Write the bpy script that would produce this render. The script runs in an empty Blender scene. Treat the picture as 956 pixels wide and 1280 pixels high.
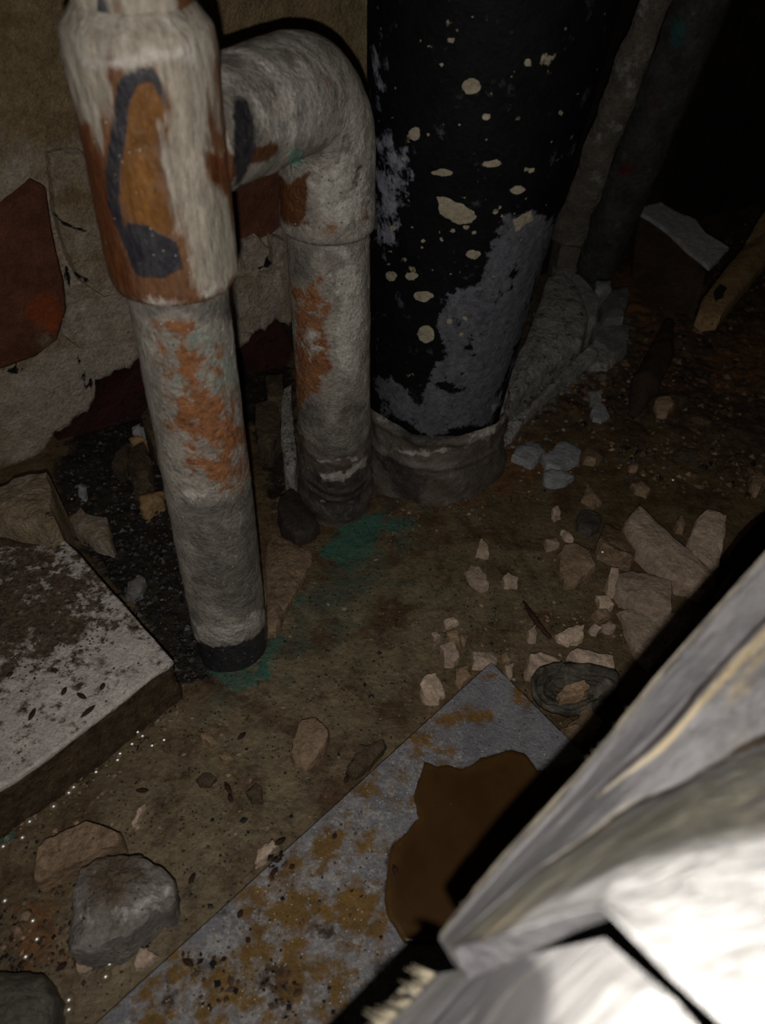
import bpy, math, random
import numpy as np

random.seed(7)
RNG = np.random.default_rng(7)
SC = bpy.context.scene
COL = SC.collection

# ------------------------------------------------------------------ camera, light, exposure
F = 960.0                       # focal length in pixels of the 956x1280 frame
H = 0.344                       # lens height above the mud
PITCH = math.radians(43.5)
ROLL = math.radians(-2.7)
FW = np.array([0, math.cos(PITCH), -math.sin(PITCH)])
_r0 = np.array([1.0, 0, 0]); _d0 = np.array([0, -math.sin(PITCH), -math.cos(PITCH)])
RT = _r0 * math.cos(ROLL) + _d0 * math.sin(ROLL)
DN = _d0 * math.cos(ROLL) - _r0 * math.sin(ROLL)
CAM = np.array([0, 0, H])

cam = bpy.data.cameras.new('camera')
cam.sensor_fit = 'VERTICAL'; cam.sensor_height = 36.0; cam.lens = 36.0 * F / 1280.0
cam.clip_start = 0.005; cam.clip_end = 20
cam.dof.use_dof = True; cam.dof.focus_distance = 0.42; cam.dof.aperture_fstop = 12.0
camo = bpy.data.objects.new('camera', cam); COL.objects.link(camo)
from mathutils import Matrix, Vector
camo.matrix_world = Matrix(((RT[0], -DN[0], -FW[0], 0), (RT[1], -DN[1], -FW[1], 0), (RT[2], -DN[2], -FW[2], H), (0, 0, 0, 1)))
SC.camera = camo

world = bpy.data.worlds.new('world'); SC.world = world; world.use_nodes = True
world.node_tree.nodes['Background'].inputs[0].default_value = (0.7, 0.62, 0.5, 1)
world.node_tree.nodes['Background'].inputs[1].default_value = 0.004

# the phone's flash: a small disc just under the lens
fl = bpy.data.lights.new('phone_flash', 'AREA'); fl.shape = 'DISK'; fl.size = 0.0035
fl.energy = 0.52; fl.color = (1.0, 0.96, 0.90)
flo = bpy.data.objects.new('phone_flash', fl); COL.objects.link(flo)
fp = CAM + DN * 0.0165 - RT * 0.002 - FW * 0.004
flo.matrix_world = Matrix(((RT[0], -DN[0], -FW[0], fp[0]), (RT[1], -DN[1], -FW[1], fp[1]), (RT[2], -DN[2], -FW[2], fp[2]), (0, 0, 0, 1)))

SC.view_settings.view_transform = 'Standard'; SC.view_settings.look = 'None'
SC.view_settings.gamma = 1; SC.view_settings.use_curve_mapping = False
SC.view_settings.exposure = 0.0

# ------------------------------------------------------------------ measuring helpers
def ray(px, py): return FW + RT * (px - 478) / F + DN * (py - 640) / F
def P(px, py, Z): return CAM + ray(px, py) * Z
def G(px, py, h=0.0):
    r = ray(px, py); return CAM + r * ((h - H) / r[2])
WA = np.array([-0.26, 0.385, 0.0]); WD = np.array([0.31, 0.235, 0.0]); WD = WD / np.linalg.norm(WD)
WN = np.array([WD[1], -WD[0], 0.0])            # towards the room
def Wl(px, py, off=0.0):
    r = ray(px, py); q = WA + WN * off
    return CAM + r * (((q - CAM) @ WN) / (r @ WN))
def pix(V):
    d = V - CAM; z = d @ FW
    return np.stack([478 + F * (d @ RT) / z, 640 + F * (d @ DN) / z], -1)

# ------------------------------------------------------------------ noise
def _hash(i, j, k, s):
    n = (i * 374761393 + j * 668265263 + k * 2147483647 + s * 1274126177) & 0xFFFFFFFF
    n = ((n ^ (n >> 13)) * 1274126177) & 0xFFFFFFFF
    n = (n ^ (n >> 16)) * 2246822519 & 0xFFFFFFFF
    return ((n ^ (n >> 15)) & 0xFFFF) / 65535.0
def vnoise(p, s=0):
    f = np.floor(p).astype(np.int64); t = p - f; t = t * t * (3 - 2 * t)
    r = 0
    for a in (0, 1):
        wa = t[:, 0] if a else 1 - t[:, 0]
        for b in (0, 1):
            wb = t[:, 1] if b else 1 - t[:, 1]
            for c in (0, 1):
                wc = t[:, 2] if c else 1 - t[:, 2]
                r = r + wa * wb * wc * _hash(f[:, 0] + a, f[:, 1] + b, f[:, 2] + c, s)
    return r
def fbm(p, scale, octv=4, s=0, gain=0.55):
    p = np.asarray(p, float) * scale; a = 1.0; r = 0; n = 0
    for o in range(octv):
        r = r + a * (vnoise(p + 17.3 * o, s + o) - 0.5); n += a; a *= gain; p = p * 2.03
    return r / n * 2          # about -1..1

# ------------------------------------------------------------------ masks (where a stain, flake, painted highlight or painted shade sits on a surface)
def sdist(Q, poly):
    """signed distance in pixels, positive inside"""
    poly = np.asarray(poly, float); n = len(poly)
    d = np.full(len(Q), 1e9); ins = np.zeros(len(Q), bool)
    for i in range(n):
        a = poly[i]; b = poly[(i + 1) % n]; ab = b - a
        t = np.clip(((Q - a) @ ab) / (ab @ ab + 1e-9), 0, 1)
        d = np.minimum(d, np.hypot(*(Q - a - t[:, None] * ab).T))
        c = (a[1] > Q[:, 1]) != (b[1] > Q[:, 1])
        with np.errstate(divide='ignore', invalid='ignore'):
            x = (b[0] - a[0]) * (Q[:, 1] - a[1]) / (b[1] - a[1] + 1e-12) + a[0]
        ins ^= c & (Q[:, 0] < x)
    return np.where(ins, d, -d)
def pmask(V, polys, soft=10.0, front=None, back=0.0):
    """0..1, 0.5 on the outline; soft = pixels from 0 to 1 ; vertices on the unseen side get `back`"""
    Q = pix(V); m = np.zeros(len(V)); soft = soft * 1.25
    wp = min(soft * 0.55, 9.0) * (fbm(V, 75, 4, 777) + 0.5 * fbm(V, 300, 3, 778))
    for poly in polys:
        if len(poly) == 4 and not isinstance(poly[0], (tuple, list)):      # ellipse cx, cy, rx, ry
            cx, cy, rx, ry = poly
            poly = [(cx + rx * math.cos(a), cy + ry * math.sin(a)) for a in np.linspace(0, 2 * math.pi, 13)[:-1]]
        m = np.maximum(m, np.clip(0.5 + (sdist(Q, poly) + wp) / soft, 0, 1))
    m = m * 0.86 + 0.03 * (m > 0)
    if front is not None: m = np.where(front, m, back)
    return m

# ------------------------------------------------------------------ materials
class Nt:
    def __init__(s, name):
        s.m = bpy.data.materials.new(name); s.m.use_nodes = True
        s.t = s.m.node_tree; s.n = s.t.nodes; s.b = s.n['Principled BSDF']
        s.tc = s.n.new('ShaderNodeTexCoord')
    def L(s, a, b): s.t.links.new(a, b)
    def noise(s, scale, detail=6, rough=0.62, st=(1, 1, 1), dist=0.0, off=(0, 0, 0)):
        mp = s.n.new('ShaderNodeMapping'); mp.inputs['Scale'].default_value = st; mp.inputs['Location'].default_value = off
        s.L(s.tc.outputs['Object'], mp.inputs[0])
        n = s.n.new('ShaderNodeTexNoise'); n.inputs['Scale'].default_value = scale
        n.inputs['Detail'].default_value = detail; n.inputs['Roughness'].default_value = rough; n.inputs['Distortion'].default_value = dist
        s.L(mp.outputs[0], n.inputs['Vector']); return n.outputs[0]
    def math(s, op, a, b=None, clamp=False):
        n = s.n.new('ShaderNodeMath'); n.operation = op; n.use_clamp = clamp
        for i, v in enumerate((a, b)):
            if v is None: continue
            if isinstance(v, (int, float)): n.inputs[i].default_value = v
            else: s.L(v, n.inputs[i])
        return n.outputs[0]
    def rng(s, v, a, b, c=0.0, d=1.0):
        n = s.n.new('ShaderNodeMapRange'); s.L(v, n.inputs[0])
        for i, x in zip((1, 2, 3, 4), (a, b, c, d)): n.inputs[i].default_value = x
        return n.outputs[0]
    def mix(s, f, a, b):
        n = s.n.new('ShaderNodeMix'); n.data_type = 'RGBA'
        s.L(f, n.inputs[0])
        for i, v in ((6, a), (7, b)):
            if isinstance(v, tuple): n.inputs[i].default_value = (*v, 1)
            else: s.L(v, n.inputs[i])
        return n.outputs[2]
    def mixf(s, f, a, b):
        n = s.n.new('ShaderNodeMix'); n.data_type = 'FLOAT'; s.L(f, n.inputs[0])
        for i, v in ((2, a), (3, b)):
            if isinstance(v, (int, float)): n.inputs[i].default_value = v
            else: s.L(v, n.inputs[i])
        return n.outputs[0]
    def attr(s, name):
        n = s.n.new('ShaderNodeAttribute'); n.attribute_name = name; return n.outputs['Fac']
    def voro(s, scale, rand=1.0):
        n = s.n.new('ShaderNodeTexVoronoi'); n.inputs['Scale'].default_value = scale; n.inputs['Randomness'].default_value = rand
        s.L(s.tc.outputs['Object'], n.inputs['Vector']); return n

def mat(name, c1, c2, scale=60, st=(1, 1, 1), rough=0.8, layers=(), specks=(), bump=0.0006, bscale=500, bst=(1, 1, 1), spec=0.3, fine=0.3, vary=0.0):
    """c1..c2 mottled by noise; layers = (attr or bias, colour, noise scale, amp, width, roughness, stretch); specks = (colour, scale, size)"""
    k = Nt(name)
    n0 = k.noise(scale, 7, 0.66, st)
    col = k.mix(k.rng(n0, 0.34, 0.66), c1, c2); ro = None; hsum = None
    for i, ly in enumerate(layers):
        a, c, ns, amp, w = ly[:5]; r = ly[5] if len(ly) > 5 and ly[5] is not None else rough; ls = ly[6] if len(ly) > 6 else st
        n = k.noise(ns, 6, 0.68, ls, 0.0, (0.37 * i, 0.11 * i, 0.23 * i))
        v = k.math('MULTIPLY', k.math('SUBTRACT', n, 0.5), amp * (1.9 if isinstance(a, str) else 1.25))
        v = k.math('ADD', v, k.attr(a) if isinstance(a, str) else a)
        f = k.rng(v, 0.5 - w, 0.5 + w)
        if isinstance(c[0], tuple):
            c = k.mix(k.rng(k.noise(ns * 2.3, 5, 0.7, ls, 0, (i, 0, 0)), 0.35, 0.65), c[0], c[1])
        col = k.mix(f, col, c)
        ro = k.mixf(f, rough if ro is None else ro, r)
        hsum = f if hsum is None else k.math('ADD', k.math('MULTIPLY', hsum, 0.6), f)
    for c, vs, size in specks:
        v = k.voro(vs); f = k.rng(v.outputs['Distance'], size, size * 0.75)
        g = k.rng(k.noise(vs * 0.22, 3), 0.47, 0.55)
        col = k.mix(k.math('MULTIPLY', f, g), col, c)
    if fine:
        nf = k.noise(bscale * 1.4, 5, 0.75, bst); nm = k.noise(bscale * 0.3, 4, 0.7, bst, 0, (3, 1, 2))
        g = k.math('MULTIPLY', k.rng(nf, 0.32, 0.68, 1 - fine, 1 + fine), k.rng(nm, 0.3, 0.7, 1 - fine * 0.7, 1 + fine * 0.7))
        if vary:
            oi = k.n.new('ShaderNodeObjectInfo'); g = k.math('MULTIPLY', g, k.rng(oi.outputs['Random'], 0, 1, 1 - vary, 1 + vary * 0.5))
        vm = k.n.new('ShaderNodeVectorMath'); vm.operation = 'SCALE'; k.L(col, vm.inputs[0]); k.L(g, vm.inputs['Scale']); col = vm.outputs[0]
    k.L(col, k.b.inputs['Base Color'])
    if ro is None: k.b.inputs['Roughness'].default_value = rough
    else: k.L(ro, k.b.inputs['Roughness'])
    k.b.inputs['Specular IOR Level'].default_value = spec
    if bump:
        h = k.math('ADD', k.noise(bscale, 6, 0.7, bst), k.math('MULTIPLY', k.noise(bscale * 0.25, 4, 0.6, bst), 1.5))
        if hsum is not None: h = k.math('ADD', h, k.math('MULTIPLY', hsum, 0.35))
        bn = k.n.new('ShaderNodeBump'); bn.inputs['Strength'].default_value = 1.0; bn.inputs['Distance'].default_value = bump * 1.7
        k.L(h, bn.inputs['Height']); k.L(bn.outputs[0], k.b.inputs['Normal'])
    return k.m

# ------------------------------------------------------------------ objects
def tag(o, label=None, cat=None, group=None, kind=None):
    if label: o['label'] = label
    if cat: o['category'] = cat
    if group: o['group'] = group
    if kind: o['kind'] = kind
    return o
def empty(name, loc, label, cat, group=None):
    o = bpy.data.objects.new(name, None); COL.objects.link(o); o.location = Vector(loc); o.empty_display_size = 0.02
    return tag(o, label, cat, group)
def wloc(o):
    v = Vector((0, 0, 0))
    while o: v += o.location; o = o.parent
    return v
def mesh_obj(name, V, Fc, m, parent=None, origin=None, smooth=True, attrs=None, colors=None):
    V = np.asarray(V, float)
    pl = np.array(wloc(parent)) if parent else np.zeros(3)
    if origin is None: origin = pl if parent else np.array([*V.mean(0)[:2], V[:, 2].min()])
    origin = np.asarray(origin, float)
    me = bpy.data.meshes.new(name)
    me.from_pydata((V - origin).tolist(), [], [list(map(int, f)) for f in Fc]); me.update()
    if smooth: me.polygons.foreach_set('use_smooth', [True] * len(me.polygons))
    for k, a in (attrs or {}).items():
        at = me.attributes.new(k, 'FLOAT', 'POINT'); at.data.foreach_set('value', np.asarray(a, np.float32))
    if colors is not None:
        at = me.attributes.new('tint', 'FLOAT_COLOR', 'POINT'); at.data.foreach_set('color', np.asarray(colors, np.float32).ravel())
    if m: me.materials.append(m)
    o = bpy.data.objects.new(name, me); COL.objects.link(o)
    o.location = Vector(origin - pl)
    if parent: o.parent = parent
    return o
def grid_faces(nr, nc, closed=False, off=0):
    f = []
    for i in range(nr - 1):
        for j in range(nc if closed else nc - 1):
            j2 = (j + 1) % nc
            f.append((off + i * nc + j, off + i * nc + j2, off + (i + 1) * nc + j2, off + (i + 1) * nc + j))
    return f

def tube(path, radii, nseg=72, step=0.0015, disp=None, cap=True):
    """path: control points, radii at them (linear); returns V, F, N, centre-line arc length per vertex"""
    path = np.asarray(path, float); seg = np.linalg.norm(np.diff(path, axis=0), axis=1); s = np.r_[0, np.cumsum(seg)]
    n = max(2, int(s[-1] / step)); t = np.linspace(0, s[-1], n)
    C_ = np.stack([np.interp(t, s, path[:, k]) for k in range(3)], -1); R = np.interp(t, s, radii)
    T = np.gradient(C_, axis=0); T /= np.linalg.norm(T, axis=1)[:, None]
    u = np.cross(T[0], [0.3, 0.9, 0.2]); u /= np.linalg.norm(u); A = []
    for i in range(n):
        u = u - (u @ T[i]) * T[i]; u /= np.linalg.norm(u); A.append(u.copy())
    A = np.array(A); B = np.cross(T, A); th = np.linspace(0, 2 * np.pi, nseg, endpoint=False)
    N = A[:, None] * np.cos(th)[None, :, None] + B[:, None] * np.sin(th)[None, :, None]
    V = (C_[:, None] + N * R[:, None, None]).reshape(-1, 3); N = N.reshape(-1, 3)
    fcs = grid_faces(n, nseg, True)
    if cap:
        fcs.append(tuple(range(nseg))[::-1]); fcs.append(tuple((n - 1) * nseg + j for j in range(nseg)))
    return V, fcs, N, np.repeat(t, nseg)
def frontside(V, N): return ((CAM - V) * N).sum(1) > 0

def resample(poly, n):
    poly = np.asarray(poly, float); q = np.vstack([poly, poly[:1]])
    L = np.linalg.norm(np.diff(q, axis=0), axis=1); tot = L.sum(); out = []
    for i in range(len(poly)):
        k = max(1, int(round(n * L[i] / tot)))
        for j in range(k): out.append(q[i] + (q[i + 1] - q[i]) * j / k)
    return np.array(out)

def chunk(name, poly, h, m, label=None, cat=None, group=None, thick=None, dome=0.0, rough=0.0012, rag=0.0012, n=30,
          parent=None, hs=None, attrs=None, smooth=False, onto=None, rings=5, bevel=0.1, spread=1.04, s=None, ns=None, tilt=0.16):
    """A broken piece: outline at height h (or on the wall when onto='wall': h = how proud it stands), real thickness."""
    s = s if s is not None else int(sum(p[0] for p in poly)) % 97
    if onto == 'wall':
        top = np.array([Wl(px, py, h) for px, py in poly]); up = WN; th = thick or h + 0.01
    else:
        top = np.array([G(px, py, hs[i] if hs else h) for i, (px, py) in enumerate(poly)]); up = np.array([0, 0, 1.0])
        th = thick or h + 0.004
    per = sum(math.dist(poly[i], poly[i - 1]) for i in range(len(poly)))
    n = int(min(max(14, per / 3.5), 110)) if per > 70 else 14; rings = max(3, min(14, n // 6))
    O = resample(top, n); N_ = len(O); c = O.mean(0)
    if onto != 'wall' and tilt:
        rs_ = np.random.default_rng(int(sum(p[0] * 3 + p[1] for p in poly))); tx, ty = rs_.uniform(-tilt, tilt, 2)
        dz = (O[:, 0] - c[0]) * tx + (O[:, 1] - c[1]) * ty; O[:, 2] += np.clip(dz, -th * 0.5, th)
    size = np.linalg.norm(O - c, axis=1).mean()
    ns = ns or 0.9 / size
    O = O + np.stack([fbm(O, 2.2 * ns, 3, s + 3 * k) for k in range(3)], -1) * rag * (1 - np.abs(up))
    V = [c + up * dome]
    for t in np.linspace(0, 1, rings + 1)[1:]:
        tt = t * 0.95
        V += list(c + (O - c) * tt + up * dome * (1 - t ** 2))
    V += list(O - up * th * bevel)
    V += list(c + (O - c) * (1 + (spread - 1) * 0.6) - up * th * 0.5)
    V += list(c + (O - c) * spread - up * th)
    V = np.array(V); nr = rings + 3
    D = np.stack([fbm(V, ns * 1.6, 4, s + 11 * k) for k in range(3)], -1) * rough + np.stack([fbm(V, 420, 3, s + 7 * k) for k in range(3)], -1) * 0.00045
    V = V + D
    fc = [(0, 1 + j, 1 + (j + 1) % N_) for j in range(N_)]
    fc += [(a, d, c_, b) for a, b, c_, d in grid_faces(nr, N_, True, 1)]
    fc.append(tuple(1 + (nr - 1) * N_ + j for j in range(N_))[::-1])
    at = attrs(V) if attrs else None
    o = mesh_obj(name, V, fc, m, parent, smooth=True, attrs=at)
    o.data.set_sharp_from_angle(angle=math.radians(38))
    if cat or label: tag(o, label, cat, group)
    return o

# ================================================================== MATERIALS
MUD = mat('wet_mud', (0.10, 0.070, 0.036), (0.175, 0.125, 0.066), 26, rough=0.45, spec=0.5, bump=0.00055, bscale=260, layers=[
    ('silt', ((0.20, 0.155, 0.090), (0.155, 0.12, 0.068)), 40, 0.5, 0.25, 0.42),
    (0.42, ((0.10, 0.05, 0.02), (0.06, 0.04, 0.02)), 45, 1.3, 0.12, 0.6),
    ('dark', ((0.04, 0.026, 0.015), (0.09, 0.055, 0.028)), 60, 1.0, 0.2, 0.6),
    ('rust', ((0.19, 0.085, 0.028), (0.10, 0.05, 0.02)), 80, 1.1, 0.12, 0.7),
    ('pit', ((0.012, 0.010, 0.009), (0.03, 0.022, 0.016)), 120, 0.7, 0.12, 0.55),
    ('crust', ((0.3, 0.28, 0.25), (0.12, 0.105, 0.09)), 110, 1.0, 0.10, 0.9),
    ('green', ((0.02, 0.12, 0.09), (0.07, 0.12, 0.08)), 130, 1.1, 0.14, 0.7),
    ('haze', ((0.07, 0.095, 0.07), (0.085, 0.1, 0.07)), 60, 0.9, 0.25, 0.5),
], specks=[((0.02, 0.016, 0.012), 420, 0.25), ((0.24, 0.17, 0.10), 330, 0.16), ((0.015, 0.013, 0.012), 190, 0.12)])
PLASTER = mat('sandy_mortar', (0.27, 0.205, 0.135), (0.44, 0.35, 0.25), 45, rough=0.95, bump=0.0011, bscale=420, layers=[
    ('pale', ((0.52, 0.44, 0.36), (0.40, 0.33, 0.27)), 60, 1.0, 0.2),
    ('brown', ((0.23, 0.165, 0.08), (0.33, 0.24, 0.13)), 40, 0.8, 0.25),
    ('hole', (0.01, 0.008, 0.007), 150, 0.8, 0.08)],
    specks=[((0.6, 0.55, 0.5), 500, 0.12), ((0.05, 0.04, 0.03), 380, 0.14)])
BRICK = mat('old_brick', (0.10, 0.033, 0.02), (0.16, 0.06, 0.035), 55, rough=0.9, bump=0.0006, bscale=500, layers=[
    ('orange', ((0.30, 0.06, 0.015), (0.2, 0.05, 0.02)), 90, 0.8, 0.15), ('pale', ((0.25, 0.17, 0.12), (0.16, 0.10, 0.07)), 70, 0.9, 0.2)],
    specks=[((0.35, 0.25, 0.2), 600, 0.1)])
DARKBRICK = mat('dark_red_brick', (0.030, 0.008, 0.007), (0.055, 0.015, 0.012), 55, rough=0.75, bump=0.0005, bscale=500,  # darker red brick of the recess and the right edge
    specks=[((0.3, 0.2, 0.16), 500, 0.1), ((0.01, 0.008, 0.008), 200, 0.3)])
TIMBERDARK = mat('damp_dark_timber', (0.010, 0.006, 0.005), (0.03, 0.018, 0.012), 40, rough=0.8, bump=0.0006, st=(1, 1, 0.2))
CU = mat('crusted_copper', (0.23, 0.205, 0.175), (0.41, 0.37, 0.315), 70, rough=0.72, spec=0.35, bump=0.0007, bscale=480, layers=[
    ('teal', ((0.20, 0.235, 0.20), (0.27, 0.29, 0.25)), 70, 0.9, 0.2),
    ('slate', ((0.12, 0.110, 0.098), (0.20, 0.182, 0.155)), 70, 0.8, 0.22, 0.5),
    ('rust', ((0.34, 0.14, 0.055), (0.19, 0.08, 0.035)), 105, 1.15, 0.12, 0.6),
    ('brown', ((0.10, 0.033, 0.012), (0.15, 0.055, 0.018)), 90, 0.7, 0.12, 0.45),
    ('orange', ((0.27, 0.10, 0.012), (0.20, 0.075, 0.015)), 80, 0.5, 0.1, 0.4),
    ('dark', ((0.022, 0.022, 0.028), (0.045, 0.04, 0.045)), 110, 0.55, 0.1, 0.4),
    ('white', ((0.60, 0.56, 0.50), (0.46, 0.43, 0.38)), 90, 1.0, 0.14, 0.95),
    ('green', ((0.10, 0.28, 0.21), (0.3, 0.42, 0.34)), 160, 0.7, 0.1, 0.9)],
    specks=[((0.62, 0.6, 0.55), 420, 0.13), ((0.06, 0.04, 0.035), 350, 0.15)])
FITTING = mat('streaked_copper_fitting', (0.12, 0.045, 0.018), (0.20, 0.10, 0.05), 60, st=(1, 1, 0.22), rough=0.5, spec=0.4, bump=0.0006, bscale=380, bst=(1, 1, 0.35), layers=[
    ('crust', ((0.44, 0.39, 0.32), (0.31, 0.27, 0.215)), 120, 1.15, 0.16, 0.9, (1, 1, 0.16)),
    ('orange', ((0.22, 0.095, 0.020), (0.15, 0.065, 0.018)), 50, 0.5, 0.14, 0.4, (1, 1, 0.5)),
    ('brown', ((0.12, 0.035, 0.012), (0.16, 0.055, 0.018)), 60, 0.7, 0.14, 0.45, (1, 1, 0.4)),
    ('dark', ((0.024, 0.024, 0.032), (0.05, 0.045, 0.05)), 90, 0.5, 0.12, 0.35, (1, 1, 0.5)),
    ('streak', ((0.46, 0.42, 0.36), (0.36, 0.31, 0.25)), 130, 1.3, 0.14, 0.9, (1, 1, 0.12)),
    ('white', ((0.62, 0.57, 0.51), (0.48, 0.44, 0.39)), 90, 0.9, 0.16, 0.95, (1, 1, 0.6))],
    specks=[((0.6, 0.57, 0.5), 380, 0.10)])
BLACK = mat('black_painted_iron', (0.0030, 0.0030, 0.0038), (0.006, 0.006, 0.0075), 50, rough=0.65, spec=0.12, bump=0.0003, bscale=300, layers=[
    (0.275, ((0.06, 0.06, 0.065), (0.03, 0.03, 0.035)), 75, 1.25, 0.05, 0.8),
    (0.20, ((0.32, 0.27, 0.19), (0.22, 0.19, 0.14)), 60, 1.35, 0.03, 0.9),
    ('grey', ((0.13, 0.13, 0.145), (0.075, 0.075, 0.09)), 120, 0.95, 0.08, 0.85),
    ('white', ((0.30, 0.31, 0.37), (0.16, 0.17, 0.22)), 130, 1.0, 0.12, 0.9),
    ('tan', ((0.34, 0.29, 0.21), (0.26, 0.23, 0.17)), 150, 0.55, 0.05, 0.9),
    ('black', (0.006, 0.006, 0.007), 160, 0.8, 0.05, 0.5)],
    specks=[((0.22, 0.19, 0.14), 150, 0.09)])
SLEEVE = mat('dirty_lead_sleeve', (0.085, 0.072, 0.06), (0.15, 0.13, 0.11), 45, rough=0.42, spec=0.5, bump=0.0007, bscale=200, layers=[
    (0.36, ((0.10, 0.06, 0.03), (0.06, 0.045, 0.03)), 70, 1.2, 0.15, 0.6), ('dark', ((0.035, 0.03, 0.03), (0.06, 0.05, 0.045)), 60, 0.8, 0.2, 0.4),
    ('white', ((0.42, 0.38, 0.34), (0.3, 0.27, 0.24)), 130, 1.0, 0.12, 0.8)], specks=[((0.4, 0.36, 0.3), 360, 0.12)])
RUBBER = mat('dark_rubber', (0.025, 0.02, 0.018), (0.05, 0.04, 0.033), 60, rough=0.5, bump=0.0003)
STEEL = mat('galvanised_steel', (0.17, 0.165, 0.18), (0.27, 0.265, 0.285), 30, rough=0.55, spec=0.5, bump=0.0005, bscale=700, layers=[
    ('spangle', ((0.40, 0.38, 0.37), (0.26, 0.25, 0.25)), 260, 1.3, 0.12, 0.5),
    ('yellow', ((0.23, 0.13, 0.03), (0.15, 0.085, 0.028)), 75, 1.5, 0.16, 0.8),
    ('ochre', ((0.24, 0.13, 0.03), (0.17, 0.08, 0.02)), 90, 0.9, 0.14, 0.8),
    ('brown', ((0.09, 0.045, 0.02), (0.05, 0.028, 0.015)), 90, 1.1, 0.12, 0.6)],
    specks=[((0.62, 0.58, 0.55), 520, 0.17), ((0.03, 0.022, 0.018), 300, 0.14)])
PUDDLE = mat('rusty_water', (0.045, 0.022, 0.008), (0.075, 0.037, 0.012), 20, rough=0.25, spec=0.5, bump=0.0001, bscale=60, fine=0,
    layers=[('edge', ((0.09, 0.045, 0.013), (0.06, 0.03, 0.01)), 60, 0.6, 0.3, 0.3)], specks=[((0.3, 0.25, 0.2), 260, 0.045)])
SLAB = mat('white_painted_slab', (0.56, 0.50, 0.46), (0.66, 0.61, 0.57), 40, rough=0.9, bump=0.0006, bscale=500, layers=[
    ('dirt', ((0.055, 0.038, 0.026), (0.17, 0.12, 0.08)), 150, 1.35, 0.14, 0.9),
    ('side', ((0.035, 0.022, 0.013), (0.12, 0.08, 0.045)), 60, 0.7, 0.2, 0.6),
    ('brown', ((0.04, 0.025, 0.015), (0.08, 0.045, 0.025)), 80, 0.9, 0.2, 0.8)],
    specks=[((0.02, 0.012, 0.012), 330, 0.15), ((0.03, 0.018, 0.016), 140, 0.10)])
TERRA = mat('pinkish_plaster', (0.50, 0.37, 0.27), (0.62, 0.48, 0.37), 70, vary=0.28, rough=0.92, bump=0.0005, bscale=420,
    layers=[(0.33, ((0.26, 0.16, 0.09), (0.33, 0.21, 0.13)), 90, 1.0, 0.15)], specks=[((0.05, 0.035, 0.03), 260, 0.10)])
TERRAWET = mat('wet_tan_plaster', (0.28, 0.185, 0.11), (0.42, 0.29, 0.185), 80, vary=0.28, rough=0.5, spec=0.5, bump=0.0006, bscale=350,
    layers=[(0.36, ((0.13, 0.07, 0.03), (0.17, 0.1, 0.05)), 90, 1.1, 0.15, 0.5)], specks=[((0.03, 0.02, 0.02), 240, 0.13)])
GREYCEM = mat('grey_cement', (0.22, 0.21, 0.195), (0.34, 0.325, 0.30), 60, vary=0.28, rough=0.9, bump=0.0007, bscale=400,
    layers=[(0.33, ((0.10, 0.085, 0.07), (0.14, 0.12, 0.10)), 80, 1.1, 0.15)], specks=[((0.03, 0.03, 0.03), 260, 0.15)])
BLUECEM = mat('blue_grey_flake', (0.27, 0.28, 0.29), (0.38, 0.385, 0.39), 60, rough=0.85, bump=0.0005, bscale=400,
    layers=[(0.28, ((0.16, 0.11, 0.06), (0.2, 0.16, 0.1)), 100, 1.1, 0.1)])
STONE = mat('grey_stone', (0.20, 0.175, 0.15), (0.30, 0.275, 0.25), 55, rough=0.7, spec=0.45, bump=0.0009, bscale=330, layers=[
    ('brown', ((0.11, 0.075, 0.045), (0.17, 0.125, 0.085)), 110, 1.0, 0.2, 0.7), ('white', ((0.55, 0.52, 0.49), (0.38, 0.36, 0.34)), 130, 1.1, 0.16, 0.9)],
    specks=[((0.02, 0.016, 0.015), 330, 0.17), ((0.5, 0.46, 0.43), 420, 0.12)])
DARKSTONE = mat('dark_wet_stone', (0.075, 0.066, 0.052), (0.12, 0.108, 0.088), 50, rough=0.5, spec=0.4, bump=0.0007, bscale=300)
CRUST = mat('limy_concrete', (0.24, 0.225, 0.20), (0.46, 0.43, 0.40), 75, rough=0.95, bump=0.0012, bscale=330, layers=[
    (0.33, ((0.045, 0.04, 0.04), (0.08, 0.07, 0.06)), 130, 1.4, 0.1), (0.30, ((0.5, 0.47, 0.44), (0.36, 0.34, 0.31)), 90, 1.4, 0.12)],
    specks=[((0.5, 0.46, 0.42), 300, 0.17), ((0.02, 0.02, 0.02), 260, 0.2)])
LUMP = mat('damp_brown_rubble', (0.07, 0.05, 0.03), (0.14, 0.10, 0.062), 80, rough=0.7, bump=0.001, bscale=380,
    layers=[(0.33, (0.025, 0.018, 0.013), 120, 1.2, 0.1)], specks=[((0.3, 0.24, 0.18), 400, 0.12)])
DEBRIS = mat('brown_debris', (0.10, 0.055, 0.024), (0.19, 0.12, 0.06), 80, rough=0.7, bump=0.0008, bscale=300)
WOODTAN = mat('tan_stick_wood', (0.30, 0.185, 0.085), (0.40, 0.26, 0.13), 40, rough=0.8, bump=0.0006, bscale=260,
    layers=[(0.32, ((0.12, 0.05, 0.02), (0.17, 0.08, 0.03)), 60, 1.1, 0.12)], specks=[((0.03, 0.02, 0.015), 120, 0.14)])
SPLINT = mat('pale_splinter', (0.28, 0.24, 0.17), (0.46, 0.40, 0.29), 90, vary=0.4)
STICK = mat('dark_stick', (0.035, 0.014, 0.008), (0.07, 0.03, 0.016), 80, rough=0.6)
PLASTIC = mat('torn_black_plastic', (0.035, 0.030, 0.022), (0.09, 0.078, 0.06), 60, rough=0.45, spec=0.5, bump=0.0008, bscale=200,
    layers=[(0.40, ((0.20, 0.17, 0.13), (0.12, 0.10, 0.075)), 110, 1.4, 0.12, 0.7)])
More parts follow.
